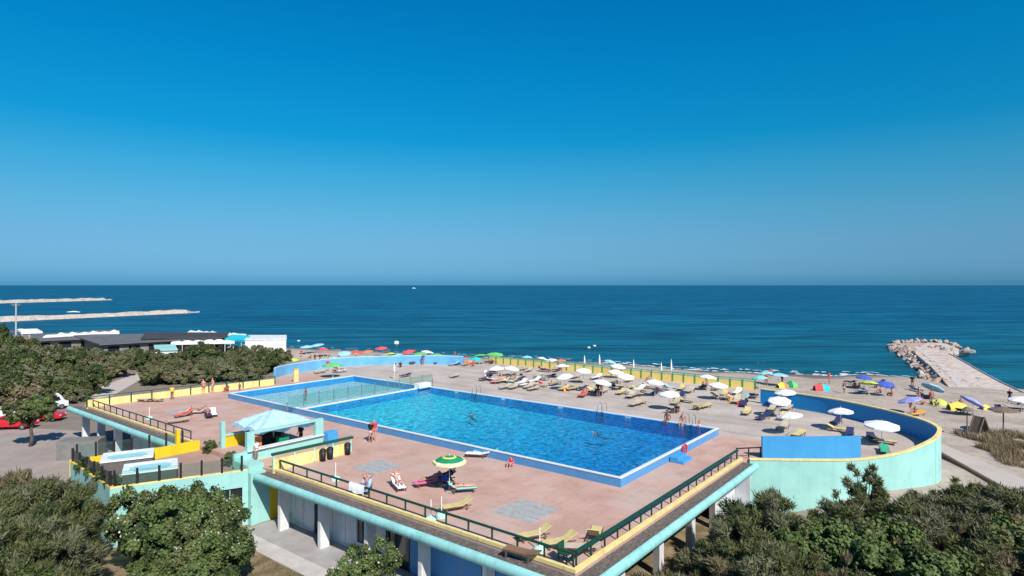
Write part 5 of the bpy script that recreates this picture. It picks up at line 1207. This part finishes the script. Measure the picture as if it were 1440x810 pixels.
# beach people
for (px, py, pose, sk, su, lab) in ((1084, 531, 'stand', SKINP, CLR, 'person in pink standing on the sand behind the light blue parasol'), (1202, 548, 'sit', SKIN, CLBL, 'person in blue sitting beside the lime yellow parasol, left'), (1231, 549, 'sit', SKIND, CLK, 'person in black sitting beside the lime yellow parasol, right'), (1283, 548, 'stand', SKIND, CLK, 'dark person standing alone on the sand left of the jetty'), (1293, 560, 'sit', SKIND, CLK, 'dark person sitting under the light blue beach parasol'), (1308, 559, 'sit', SKINP, CLR, 'person in red sitting near the light blue beach parasol'),
        (1280, 583, 'stand', SKINP, CLR, 'person in red standing just outside the curved wall'), (1287, 583, 'sit', SKIN, CLK, 'person in black sitting just outside the curved wall'), (1337, 577, 'sit', SKIND, CLK, 'dark person crouching left of the yellow beach shelter'), (1166, 543, 'stand', SKIN, CLR, 'child standing beside the red beach tent'), (1420, 570, 'stand', SKIND, CLK, 'dark person standing at the right edge of the beach'), (1432, 572, 'sit', SKIND, CLK, 'dark person sitting at the far right beach edge'),
        (424, 497, 'stand', SKINP, CLR, 'person in red on the sand right of the cabins'), (443, 502, 'stand', SKIND, CLK, 'dark person standing under the light blue parasols, left'), (450, 502, 'stand', SKIND, CLK, 'dark person standing under the light blue parasols, right'), (434, 505, 'sit', SKINP, CLW, 'pale person sitting on the sand outside the blue wall'), (1254, 551, 'sit', SKIN, CLK, 'person sitting on the sand right of the lime parasol'), (1100, 543, 'stand', SKIND, CLK, 'dark person under the right-hand light blue beach parasol'), (1078, 544, 'stand', SKINP, CLR, 'person in red under the aqua beach parasol')):
    p = P(px, py, 1.3); p.z = gh(p.x, p.y); o = person(p, random.uniform(2, 4), pose, skin=sk, suit=su, shirt=su if pose == 'stand' else None); tag(o, lab, 'person')
for (px, py, lab) in ((832, 491, 'person bathing in the sea above the tall closed parasol'), (880, 487, 'person bathing in the sea beyond the white parasols'), (1068, 510, 'person bathing in the shallows, left of a pair'), (1076, 509, 'person bathing in the shallows, right of a pair'), (588, 493, 'person bathing in the sea beyond the red parasols')):
    o = person(P(px, py, -.3), 1, 'swim', skin=SKINP, suit=CLR, fem=True); tag(o, lab, 'person')
random.seed(41)
for i in range(30):
    if i < 18: px = random.uniform(415, 640); py = random.uniform(497, 507) - (px - 415) * .006; zn = 'on the sand beyond the low blue wall'
    else: px = random.uniform(1150, 1400); py = 545 + (px - 1150) * .13 + random.uniform(-6, 12); zn = 'on the sand between curved wall and jetty'
    if px > 1255 and py > 575: continue
    pose = random.choice(('sit', 'sit', 'stand')); su = random.choice((CLK, CLR, CLBL, CLW)); p = P(px, py, 1.3); p.z = gh(p.x, p.y)
    o = person(p, random.uniform(0, 6), pose, skin=random.choice((SKIN, SKIND, SKINP)), suit=su, fem=random.random() < .5); reg(o, 'person in %s %s' % (CN[su.name], 'sitting' if pose == 'sit' else 'standing'), zn, 'person', 'people on the beach', px)
# tents and shelters
def tent(px, py, m1, m2, lab, s=1.0):
    s *= .78
    p = P(px, py, 1.4); t = thing('beach_tent', (p.x, p.y, gh(p.x, p.y)), random.uniform(-.3, .3), lab, 'tent', 'pop-up beach shelters'); 
    for i, m in enumerate((m1, m2)):
        g = MB(); k = 10; x0, x1 = (-1.2, 0) if i == 0 else (0.002, 1.2)
        for j in range(k + 1):
            a = math.pi * j / k
            for x in (x0, x1): f = 1 - .35 * (x / 1.2) ** 2; g.v.append((x * s, math.cos(a) * 1.0 * s * f, math.sin(a) * 1.3 * s * f))
        for j in range(k): g.f.append((2 * j, 2 * j + 1, 2 * j + 3, 2 * j + 2)); g.m.append(0)
        g.build('tent_panel', m, t)
tent(1155, 551, FABR, FABT, 'red and blue pop-up tent on the sand beyond the curved wall'); tent(1346, 577, FABY, FABYG, 'yellow beach shelter on the sand left of the tall post', 1.0); tent(1320, 569, FABYG, FABYG, 'small lime windbreak beside the light blue beach parasol', .8)
tent(1112, 545, FABDG, FABG, 'green pop-up tent at the right end of the yellow parapet', .9); tent(1385, 576, FABY, FABY, 'small yellow bag shaped shelter between the two tall posts', .6); tent(1100, 546, FABY, FABO, 'yellow and orange shelter beside the green pop-up tent', .8)
for px, py, m, lab in ((1196, 541, K_, 'dark beach lounger left of the deep blue parasol'), (1236, 539, K_, 'dark beach lounger behind the lime parasol'), (1212, 552, BEDB, 'blue beach lounger in front of the lime parasol'), (1300, 560, K_, 'dark beach lounger below the light blue beach parasol'), (1288, 552, K_, 'dark lounger on the sand near the jetty foot'), (1352, 581, K_, 'dark lounger beside the yellow beach shelter'), (1290, 585, BEDO, 'orange towelled lounger just outside the curved wall'), (1405, 578, K_, 'dark lounger near the right picture edge'), (1425, 577, K_, 'dark lounger at the right picture edge')):
    p = P(px, py, 1.5); p.z = gh(p.x, p.y); o = bed(p, random.uniform(0, 6), m, 28); tag(o, lab, 'sunbed', 'loungers on the sand')
# posts on the right beach
def post(px, py, lab, h, wide):
    p = P(px, py, 1.5); t = thing('beach_post', (p.x, p.y, gh(p.x, p.y)), .2, lab, 'post'); MB().tube([(0, 0, 0), (0, 0, h)], [.07, .05], 8).build('pole', WOOD, t)
    MB().box(-.5, .5, -.4, .4, 0, .12).build('foot', WOOD, t)
    g = MB(); g.lathe([(wide, h - .15), (wide * .9, h - .05), (.08, h + .25), (.001, h + .27)], 10); g.build('thatched_top', WOOD, t)
post(1360, 614, 'tall dark post with ragged top on the right beach', 2.6, .55); post(1411, 612, 'tall post with a wide flat dark top near the right edge', 2.4, 1.3)
p = P(1377, 611, 1.5); t = thing('a_frame', (p.x, p.y, gh(p.x, p.y)), .3, 'dark wooden A shaped frame between the two tall posts', 'frame')
for s in (-1, 1): 
    for y in (-.5, .5): MB().tube([(s * .8, y, 0), (0, y, 1.7)], .07, 6).build('leg', WOOD, t)
MB().quad([(-.78, .5, .1), (-.78, -.5, .1), (-.02, -.5, 1.66), (-.02, .5, 1.66)]).quad([(.78, .5, .1), (.02, .5, 1.66), (.02, -.5, 1.66), (.78, -.5, .1)]).build('side_board', WOOD, t)
# sea objects
t = thing('motor_boat', P(582, 405.6, -.3), .1, 'small white motor boat far out on the horizon', 'boat')
MB().prism([(-9, 0), (-8, -2.2), (5, -2.2), (10, 0), (5, 2.2), (-8, 2.2)], -.3, 2.2).build('hull', WHITE, t); MB().box(-5, 2, -1.5, 1.5, 2.2, 4.2).build('cabin', WHITE, t, bevel=.3)
o = MB().lathe([(.001, -.3), (.5, -.2), (.75, .2), (.6, .75), (.001, .95)], 14).build('marker_buoy', WHITE, loc=P(557.5, 484, -.3), smooth=True); tag(o, 'round white marker buoy in the sea beyond the blue wall', 'buoy')
for px, py, lab in ((828, 489.5, 'small white float in the sea, left of the bathers'), (836, 487, 'small pale float in the sea, beside the white one'), (420, 480, 'small pale float in the sea right of the cabins')):
    o = MB().lathe([(.001, -.1), (.45, 0), (.4, .3), (.001, .38)], 10).build('float', WHITE, loc=P(px, py, -.3), smooth=True); tag(o, lab, 'float', 'small floats in the sea')

# ---------------------------------------------------------------- cars
def car(name, loc, rz, paint, lab, van=False):
    t = thing(name, loc, rz, lab, 'van' if van else 'car')
    hgt = 2.1 if van else 1.42
    prof = [(-2.05, .35), (-2.08, .75), (-1.95, .95)] + ([(-1.95, 1.9), (-1.8, 2.08), (1.0, 2.08), (1.35, 1.7), (1.7, 1.1), (2.1, .95)] if van else [(-1.55, 1.32), (-1.2, 1.42), (.25, 1.42), (.55, 1.3), (1.1, .96), (1.9, .84)]) + [(2.1, .7), (2.1, .35)]
    g = MB(); n = len(prof)
    for s, k in ((-.84, 1), (.84, 1)):
        for (x, z) in prof: g.v.append((x, s * (1 if z < .97 else .86), z))
    g.f.append(tuple(range(n))); g.f.append(tuple(range(2 * n - 1, n - 1, -1)))
    for i in range(n): j = (i + 1) % n; g.f.append((i, n + i, n + j, j))
    g.m = [0] * len(g.f); b = g.build('body', paint, t, bevel=0 if van else .05)
    for s in (-1, 1):
        g = MB(); y = s * .742
        if van: q = [(.1, 1.15), (1.25, 1.15), (1.05, 1.65), (.1, 1.7)]
        else: q = [(-1.45, 1.0), (.85, 1.0), (.35, 1.34), (-1.2, 1.34)]
        g.quad([(x, y + s * .02, z) for x, z in (q if s < 0 else q[::-1])]); 
        g.quad([(x, y, z) for x, z in (q if s > 0 else q[::-1])]); g.build('side_window', GLASSD, t)
    q = [(1.08, .98), (.58, 1.3)] if not van else [(1.68, 1.14), (1.38, 1.68)]
    MB().quad([(q[0][0] + .05, -.66, q[0][1]), (q[0][0] + .05, .66, q[0][1]), (q[1][0] + .05, .6, q[1][1]), (q[1][0] + .05, -.6, q[1][1])]).build('windscreen', GLASSD, t)
    for x in (-1.3, 1.3):
        for s in (-1, 1):
            w_ = MB().tube([(x, s * .70, .32), (x, s * .88, .32)], .32, 18).build('wheel', TYRE, t); MB().tube([(x, s * .881, .32), (x, s * .895, .32)], .19, 12).build('rim', RIM, w_)
    for s in (-1, 1):
        MB().box(2.04, 2.12, s * .62 - .15, s * .62 + .15, .62, .76).build('headlight', WHITE, t); MB().box(-2.12, -2.03, s * .66 - .1, s * .66 + .1, .7, .9).build('tail_light', CLR, t)
car('parked_car', P(20, 603, 0) + Vector((0, 0, .03)), R(8), CARR, 'red car parked left of the yard tree at the picture edge')
car('parked_car', P(47, 596, 0) + Vector((0, 1.5, .03)), R(12), CARR, 'red car parked partly behind the yard tree')
car('parked_car', P(6, 590, 0) + Vector((0, 0, .03)), R(5), CARW, 'white car parked behind the red ones')
car('parked_van', P(66, 577, 0) + Vector((0, 0, .03)), R(60), CARW, 'white van half hidden by the bushes near the yard', True)
# low grey screen box behind the hot tubs
t = MB().box(-1.7, 1.7, -.9, .9, 0, 1.7).build('grey_container', mat('container_grey', (.20, .19, .18), .7), loc=P(122, 650, 0) + Vector((-1.5, 1.5, .03)), rz=R(12)); tag(t, 'plain grey container standing behind the hot tub terrace', 'container')

# ---------------------------------------------------------------- vegetation
def crown(mats, rx, ry, rz, nclump, nleaf, ls, seed, feather=0.0, flower=0, cs=1.0):
    rnd = random.Random(seed); g = MB(); cl = []; lobes = []
    for i in range(9):
        a = i * 2.4 + rnd.uniform(-.4, .4); rr = (.15 if i == 0 else rnd.uniform(.42, .72)); hz = rnd.uniform(.34, .74) if i else .72
        lobes.append((Vector((math.cos(a) * rx * rr, math.sin(a) * ry * rr, hz * rz)), rnd.uniform(.36, .52), rnd.choice((0, 0, 1, 2))))
    for i in range(nclump):
        lc, lr, lm = lobes[i % 9]; a = rnd.uniform(0, 2 * math.pi); e = math.asin(rnd.uniform(-.75, 1)); q = rnd.uniform(.6, 1.08)
        c = lc + Vector((math.cos(a) * math.cos(e) * rx, math.sin(a) * math.cos(e) * ry, math.sin(e) * rz * .72)) * (lr * q)
        if c.z < .12: c.z = rnd.uniform(.15, .6)
        ci = {0: 20, 1: 60, 2: 90}[lm] if rnd.random() < .72 else rnd.randrange(100)
        cl.append((c, rnd.uniform(.11, .22) * min(rx, ry) * cs, ci))
    for c, cr, ci in cl:
        mi = 0 if ci < 45 else (1 if ci < 80 else 2); mi = min(mi, len(mats) - 1 - (1 if flower else 0))
        sq = rnd.uniform(.7, 1.3)
        for k in range(nleaf):
            d = Vector((rnd.gauss(0, 1), rnd.gauss(0, 1), rnd.gauss(0, 1))); d.normalize(); rr = cr * rnd.random() ** .45
            if rnd.random() < .12: rr *= rnd.uniform(1.1, 1.6)
            p = c + Vector((d.x, d.y, d.z * sq)) * rr
            if p.z < .05: continue
            out = (Vector((p.x / rx, p.y / ry, .6)) + d * .9).normalized()
            ax = Vector((rnd.gauss(0, 1), rnd.gauss(0, 1), rnd.gauss(0, 1))).normalized()
            if feather: ax = (ax * (1 - feather) + Vector((p.x / rx * .5, p.y / ry * .5, 1)) * feather).normalized()
            sd_ = ax.cross(out)
            if sd_.length < .1: continue
            sd_.normalize(); s = ls * rnd.uniform(.6, 1.4); ww = s * (.22 if feather else .42)
            m_ = mi if rnd.random() > .12 else (mi + 1) % max(1, len(mats) - (1 if flower else 0))
            if flower and rnd.random() < flower and p.z > rz * .45: m_ = len(mats) - 1; ww = s * .4; s *= .7
            if feather:
                g.quad([p - sd_ * ww, p + sd_ * ww, p + ax * s * 1.6 + sd_ * ww * .3 + out * s * .3], m_)
            else:
                g.quad([p - ax * s * .5, p + sd_ * ww, p + ax * s * .5, p - sd_ * ww], m_)
    return g, cl
BUSH = {}
random.seed(77)
def bush_proto(key, mats, rx, ry, rz, ncl, nl, ls, seed, name='bush', **k):
    t = thing(name, (0, 0, 0)); g, cl = crown(mats, rx, ry, rz, ncl, nl, ls, seed, **k); g.build('foliage', mats, t)
    rnd = random.Random(seed); s = MB()
    for c, cr, ci in cl[:9]:
        s.tube([(rnd.uniform(-.2, .2) * rx * .3, rnd.uniform(-.2, .2) * ry * .3, -.3), (c.x * .35, c.y * .35, c.z * .45), (c.x * .85, c.y * .85, c.z * .92)], [.09, .06, .02], 5)
    for c, cr, ci in cl[::3]:
        q = c * 1.0; e = Vector((c.x * 1.1, c.y * 1.1, c.z * 1.04)) + Vector((rnd.uniform(-.3, .3), rnd.uniform(-.3, .3), rnd.uniform(.2, .5))) * (cr + .2)
        s.tube([(c.x * .4, c.y * .4, c.z * .55), q, e], [.03, .018, .006], 4)
    s.build('stem', BARK, t, smooth=True); BUSH[key] = [t, False]
bush_proto('feather', [L_GREY, L_OLIVE, L_DEEP], 2.4, 2.2, 4.0, 130, 460, .12, 1, feather=.5, cs=.9)
bush_proto('feather2', [L_OLIVE, L_GREY, L_BROWN], 2.6, 2.3, 3.6, 130, 460, .115, 2, feather=.48, cs=.9)
bush_proto('round', [L_DEEP, L_OLIVE, L_FRESH], 2.2, 2.1, 4.0, 110, 360, .16, 3)
bush_proto('flower', [L_DEEP, L_FRESH, L_OLIVE, L_FLOWER], 2.3, 2.0, 4.4, 110, 360, .15, 4, flower=.045)
bush_proto('brown', [L_BROWN, L_OLIVE, L_GREY], 2.0, 2.0, 3.4, 100, 400, .16, 5, feather=.6)
bush_proto('reed', [L_BROWN, L_DRY, L_OLIVE], 1.6, 1.6, 4.4, 70, 170, .17, 19, feather=.72, cs=.7)
bush_proto('airy', [L_GREY, L_OLIVE, L_DEEP], 1.9, 1.8, 4.6, 70, 150, .13, 9, feather=.35, cs=.62)
bush_proto('far', [L_OLIVE, L_GREY, L_BROWN], 3.2, 3.0, 3.5, 90, 210, .24, 6, cs=.85)
bush_proto('farb', [L_GREY, L_OLIVE, L_DEEP], 3.4, 3.0, 3.4, 95, 210, .24, 7, cs=.85)
bush_proto('farc', [L_DEEP, L_OLIVE, L_FRESH], 3.0, 3.0, 3.8, 90, 210, .23, 8, cs=.85)
bush_proto('farbrown', [L_BROWN, L_OLIVE, L_DEEP], 3.0, 3.0, 3.8, 90, 210, .26, 10)
def bush(key, px, py, z=None, s=1.0, zs=1.0, D=None, grp='', lab=None, desc=None, zn=None):
    """px at ground distance D (or ground pixel py)"""
    if D: x = (px - 720) / F * D; y = D
    else: q = P(px, py, 0); x, y = q.x, q.y
    zz = gh(x, y) if z is None else z
    t, used = BUSH[key]
    o = t if not used else copy_tree(t); BUSH[key][1] = True
    o.location = (x, y, zz - .05); o.rotation_euler = (0, 0, random.uniform(0, 6.28)); o.scale = (s, s, s * zs)
    if lab: tag(o, lab, 'bush', grp)
    else: reg(o, desc, zn, 'bush', grp, px)
    return o
KD = {'reed': 'dry brown reedy bush', 'airy': 'sparse airy bush', 'feather': 'feathery grey green bush', 'feather2': 'olive green feathery bush', 'round': 'dark leafy green bush', 'flower': 'leafy bush dotted with white flowers', 'brown': 'brownish feathery bush', 'far': 'olive green bush', 'farb': 'grey green bush', 'farc': 'dark green bush', 'farbrown': 'brownish bush'}
random.seed(31)
# front right (D, px, key, scale)
for (px, D, key, s, zs) in ((905, 24.5, 'feather', .62, .8), (940, 28.5, 'brown', .8, .75), (985, 27, 'round', .75, .85), (1030, 31, 'feather2', .95, .9), (1075, 28.5, 'feather', .9, .85), (1090, 33.5, 'feather', .95, .95), (1140, 31, 'round', .95, .95), (1150, 26.5, 'brown', .8, .95), (1195, 33.5, 'feather', .85, .95), (1225, 30, 'round', 1.0, .95), (1235, 26, 'flower', .75, .9), (1290, 32.5, 'feather2', 1.0, .95), (1300, 28, 'round', .95, .95), (1345, 32, 'round', .95, .85), (1370, 29, 'feather2', 1.0, .9), (1345, 25, 'brown', .8, .95), (1420, 32, 'feather', .95, .82), (1440, 28, 'round', 1.0, .9), (1415, 24.5, 'feather2', .8, .85), (1475, 31, 'feather2', 1, .9), (1265, 24, 'feather', .75, .85), (1180, 24, 'round', .7, .9), (1090, 24.5, 'feather2', .7, .85), (1015, 24, 'feather', .65, .75), (1500, 26, 'round', 1, 1), (1180, 35.5, 'airy', .7, .85), (1195, 27, 'reed', .8, .95), (1225, 25, 'reed', .75, .9), (1350, 30, 'reed', .7, 1.0), (1000, 30, 'reed', .55, .75), (1290, 31, 'reed', .6, 1.1), (1310, 34.5, 'airy', .8, .8), (1120, 30, 'reed', .6, .9), (1265, 29.5, 'reed', .7, 1.0), (1160, 32.5, 'feather2', .8, .9), (1330, 33.5, 'feather', .8, .9), (1060, 30, 'feather', .75, .85), (965, 26, 'feather2', .7, .8), (1400, 31, 'feather2', .8, .95), (1385, 33.5, 'airy', .85, .85), (1430, 34, 'airy', .7, .8), (1100, 34.5, 'airy', .6, .95), (960, 30, 'airy', .6, .6), (1255, 33, 'airy', .8, .95)):
    if key == 'round': key = random.choice(('feather2', 'round', 'round', 'brown', 'round'))
    s *= 1.16
    bush(key, px, 0, s=s, zs=zs, D=D, grp='bushes in the front right corner', desc=KD[key], zn='in the right foreground' if D < 29 else 'before the mint wall on the right')
# slender sapling rising against the mint wall
bush('airy', 1214, 0, s=.95, zs=1.22, D=36.0, grp='bushes in the front right corner', lab='slender tall shrub rising against the curved mint wall')
# front left
for (px, D, key, s, zs) in ((-10, 32, 'feather2', 1.15, 1.0), (55, 33.5, 'feather', 1.1, 1.05), (25, 36.5, 'brown', .95, 1.25), (62, 29.5, 'feather', .95, 1.1), (85, 33.5, 'feather2', .75, 1.0), (-20, 28, 'feather', 1.0, 1.1), (40, 26, 'round', .85, 1.0), (90, 25.5, 'feather2', .7, .8), (-30, 38, 'brown', 1, 1), (60, 37, 'airy', .9, .95), (-10, 37.5, 'reed', .9, 1.05), (35, 38.5, 'reed', .8, 1.1), (75, 36.5, 'reed', .6, .95), (90, 31, 'airy', .9, 1), (20, 34, 'airy', 1, 1.05), (105, 35, 'airy', .6, .8), (185, 26.5, 'feather', .6, .62)):
    bush(key, px, 0, s=s * 1.06, zs=zs, D=D, grp='bushes in the front left corner', desc=KD[key], zn='in the left foreground')
for (px, D, key, s, zs) in ((212, 34, 'flower', .9, 1.15), (255, 33.5, 'round', .98, 1.22), (232, 35, 'round', .8, 1.25), (290, 34.5, 'flower', .85, 1.15), (300, 33.0, 'flower', .92, 1.05), (270, 30, 'round', .85, .95), (222, 30.0, 'round', .75, .85), (310, 29.5, 'round', .62, .8), (240, 27.5, 'feather', .6, .6)):
    bush(key, px, 0, s=s, zs=zs, D=D, grp='leafy shrubs below the hot tub terrace', desc=KD[key], zn='below the hot tub terrace')
bush('flower', 509, 0, s=.74, zs=1.0, D=30.0, grp='bush on the lawn', lab='small rounded reddish green shrub before the changing room doors')
# mid left belt: pixel of the base on ground z=0
random.seed(12)
belt = []
for row, (ybase, x0, x1, st) in enumerate(((507, -40, 385, 25), (516, -40, 400, 26), (525, -40, 330, 26), (537, -30, 235, 27), (549, -30, 165, 27), (562, -30, 105, 28), (575, -20, 38, 28))):
    x = x0 + row * 9
    while x < x1:
        belt.append((x + random.uniform(-7, 7), ybase + random.uniform(-3, 3))); x += st
belt += [(345, 531), (362, 524), (378, 520), (225, 537), (255, 536), (285, 534), (310, 533), (333, 531), (130, 552)]
for (px, py) in belt:
    if py > 519 and abs(px - (206 - (py - 525) * 1.85)) < 24: continue
    key = random.choice(['far', 'farb', 'farc', 'far', 'farb']) if px > 90 else random.choice(['farbrown', 'far', 'farc', 'farb'])
    bush(key, px, py + 3, s=random.uniform(.72, 1.08), zs=random.uniform(.85, 1.2) * (1.15 if px < 70 else 1), grp='bushes of the dune belt behind the yard', desc=KD[key],
         zn=('beside the sandy path' if py > 530 else 'behind the sandy path') if px > 190 else ('in the dense thicket by the yard' if py > 530 else 'in the far left thicket'))
# yard tree
for (px, py, k_, s_, z_) in ((-5, 512, 'farc', 1.15, 1.75), (14, 509, 'far', 1.0, 1.5), (-22, 516, 'farb', 1.1, 1.6), (30, 514, 'farbrown', .9, 1.2)):
    bush(k_, px, py, s=s_, zs=z_, grp='tall bushes at the far left edge', desc='tall ' + KD[k_], zn='at the far left edge beside the lamp post')
t = thing('yard_tree', P(43, 628, 0), 0, 'small leafy tree with a dark crooked trunk in the yard beside the red cars', 'tree')
g, cl = crown([L_DEEP, L_FRESH, L_OLIVE], 1.9, 1.9, 3.1, 60, 220, .24, 44); f = g.build('crown', [L_DEEP, L_FRESH, L_OLIVE], t); f.location.z = 1.7
s = MB().tube([(0, 0, -.1), (.15, 0, .9), (-.05, .1, 1.7), (.2, .1, 2.6)], [.2, .16, .14, .09], 8)
for c, cr, ci in cl[:6]: s.tube([(0, .05, 1.9), (c.x * .5, c.y * .5, 2.3 + c.z * .3), (c.x * .9, c.y * .9, 1.6 + c.z)], [.08, .05, .02], 5)
s.build('trunk', BARK, t, smooth=True)
# potted plants on the hot tub terrace
for (px, py, z, lab) in ((117, 664, 3.3, 'small green shrub behind the balustrade, leftmost'), (130, 672, 3.3, 'small green shrub behind the balustrade, second'), (143, 682, 3.3, 'small green shrub behind the balustrade, third'), (160, 689, 3.3, 'small green shrub at the front corner of the terrace'), (295, 637, 3.3, 'flat yellow green shrub before the yellow wall'), (323, 655, 3.3, 'thin potted plant at the right of the hot tub terrace')):
    p = P(px, py, z); o = copy_tree(BUSH['round'][0], (p.x, p.y, z), random.uniform(0, 6), (.22, .22, .24)); tag(o, lab, 'plant', 'plants on the hot tub terrace')
# dune grass on the right
def grass(name, cx, cy, rx, ry, n, m, lab, h=.5):
    rnd = random.Random(int(cx * 10)); g = MB()
    for i in range(n):
        a = rnd.uniform(0, 6.283); r = rnd.random() ** .7 * (1 + .25 * math.sin(a * 3 + cx) + .12 * math.sin(a * 7)); x = cx + rx * r * math.cos(a); y = cy + ry * r * math.sin(a)
        if math.sin(x * 1.3) * math.sin(y * .9 + 1) < -.35: continue
        u_, v_ = UV((x, y))
        if name == 'dry_lawn' and u_ > -3.1: continue
        if u_ > -.9 and v_ > -.9 and x < 24: continue
        z = gh(x, y); d = rnd.uniform(0, 6.283); l = h * rnd.uniform(.5, 1.3); dx, dy = math.cos(d), math.sin(d); wv = .035 if h > .2 else .018
        g.quad([(x - dy * wv, y + dx * wv, z - .02), (x + dy * wv, y - dx * wv, z - .02), (x + dx * l * .5, y + dy * l * .5, z + l)], 0 if rnd.random() < .75 else 1)
    o = g.build(name, m); tag(o, lab, 'grass', kind='stuff')
gp = P(1436, 632, 1.6)
grass('dune_grass', gp.x + 2, gp.y, 6, 5.5, 20000, [L_DRY, L_BROWN], 'dry brown dune grass at the right edge of the beach', .55)
grass('dune_grass', -41, 76, 10, 8, 9000, [L_DRY, L_BROWN], 'dry grass beside the sandy path behind the yard', .4)
grass('dry_lawn', -12, 31, 6, 6, 26000, [L_BROWN, L_OLIVE], 'patchy dry lawn in front of the changing rooms', .10)
grass('dune_grass', 20, 30, 16, 9, 12000, [L_DRY, L_OLIVE], 'dry grass under the bushes at the lower right', .35)
flush_labels()

for o in sc.objects:
    if o.parent is None and 'label' in o and not (4 <= len(o['label'].split()) <= 16): print('LONG', o.name, o['label'])
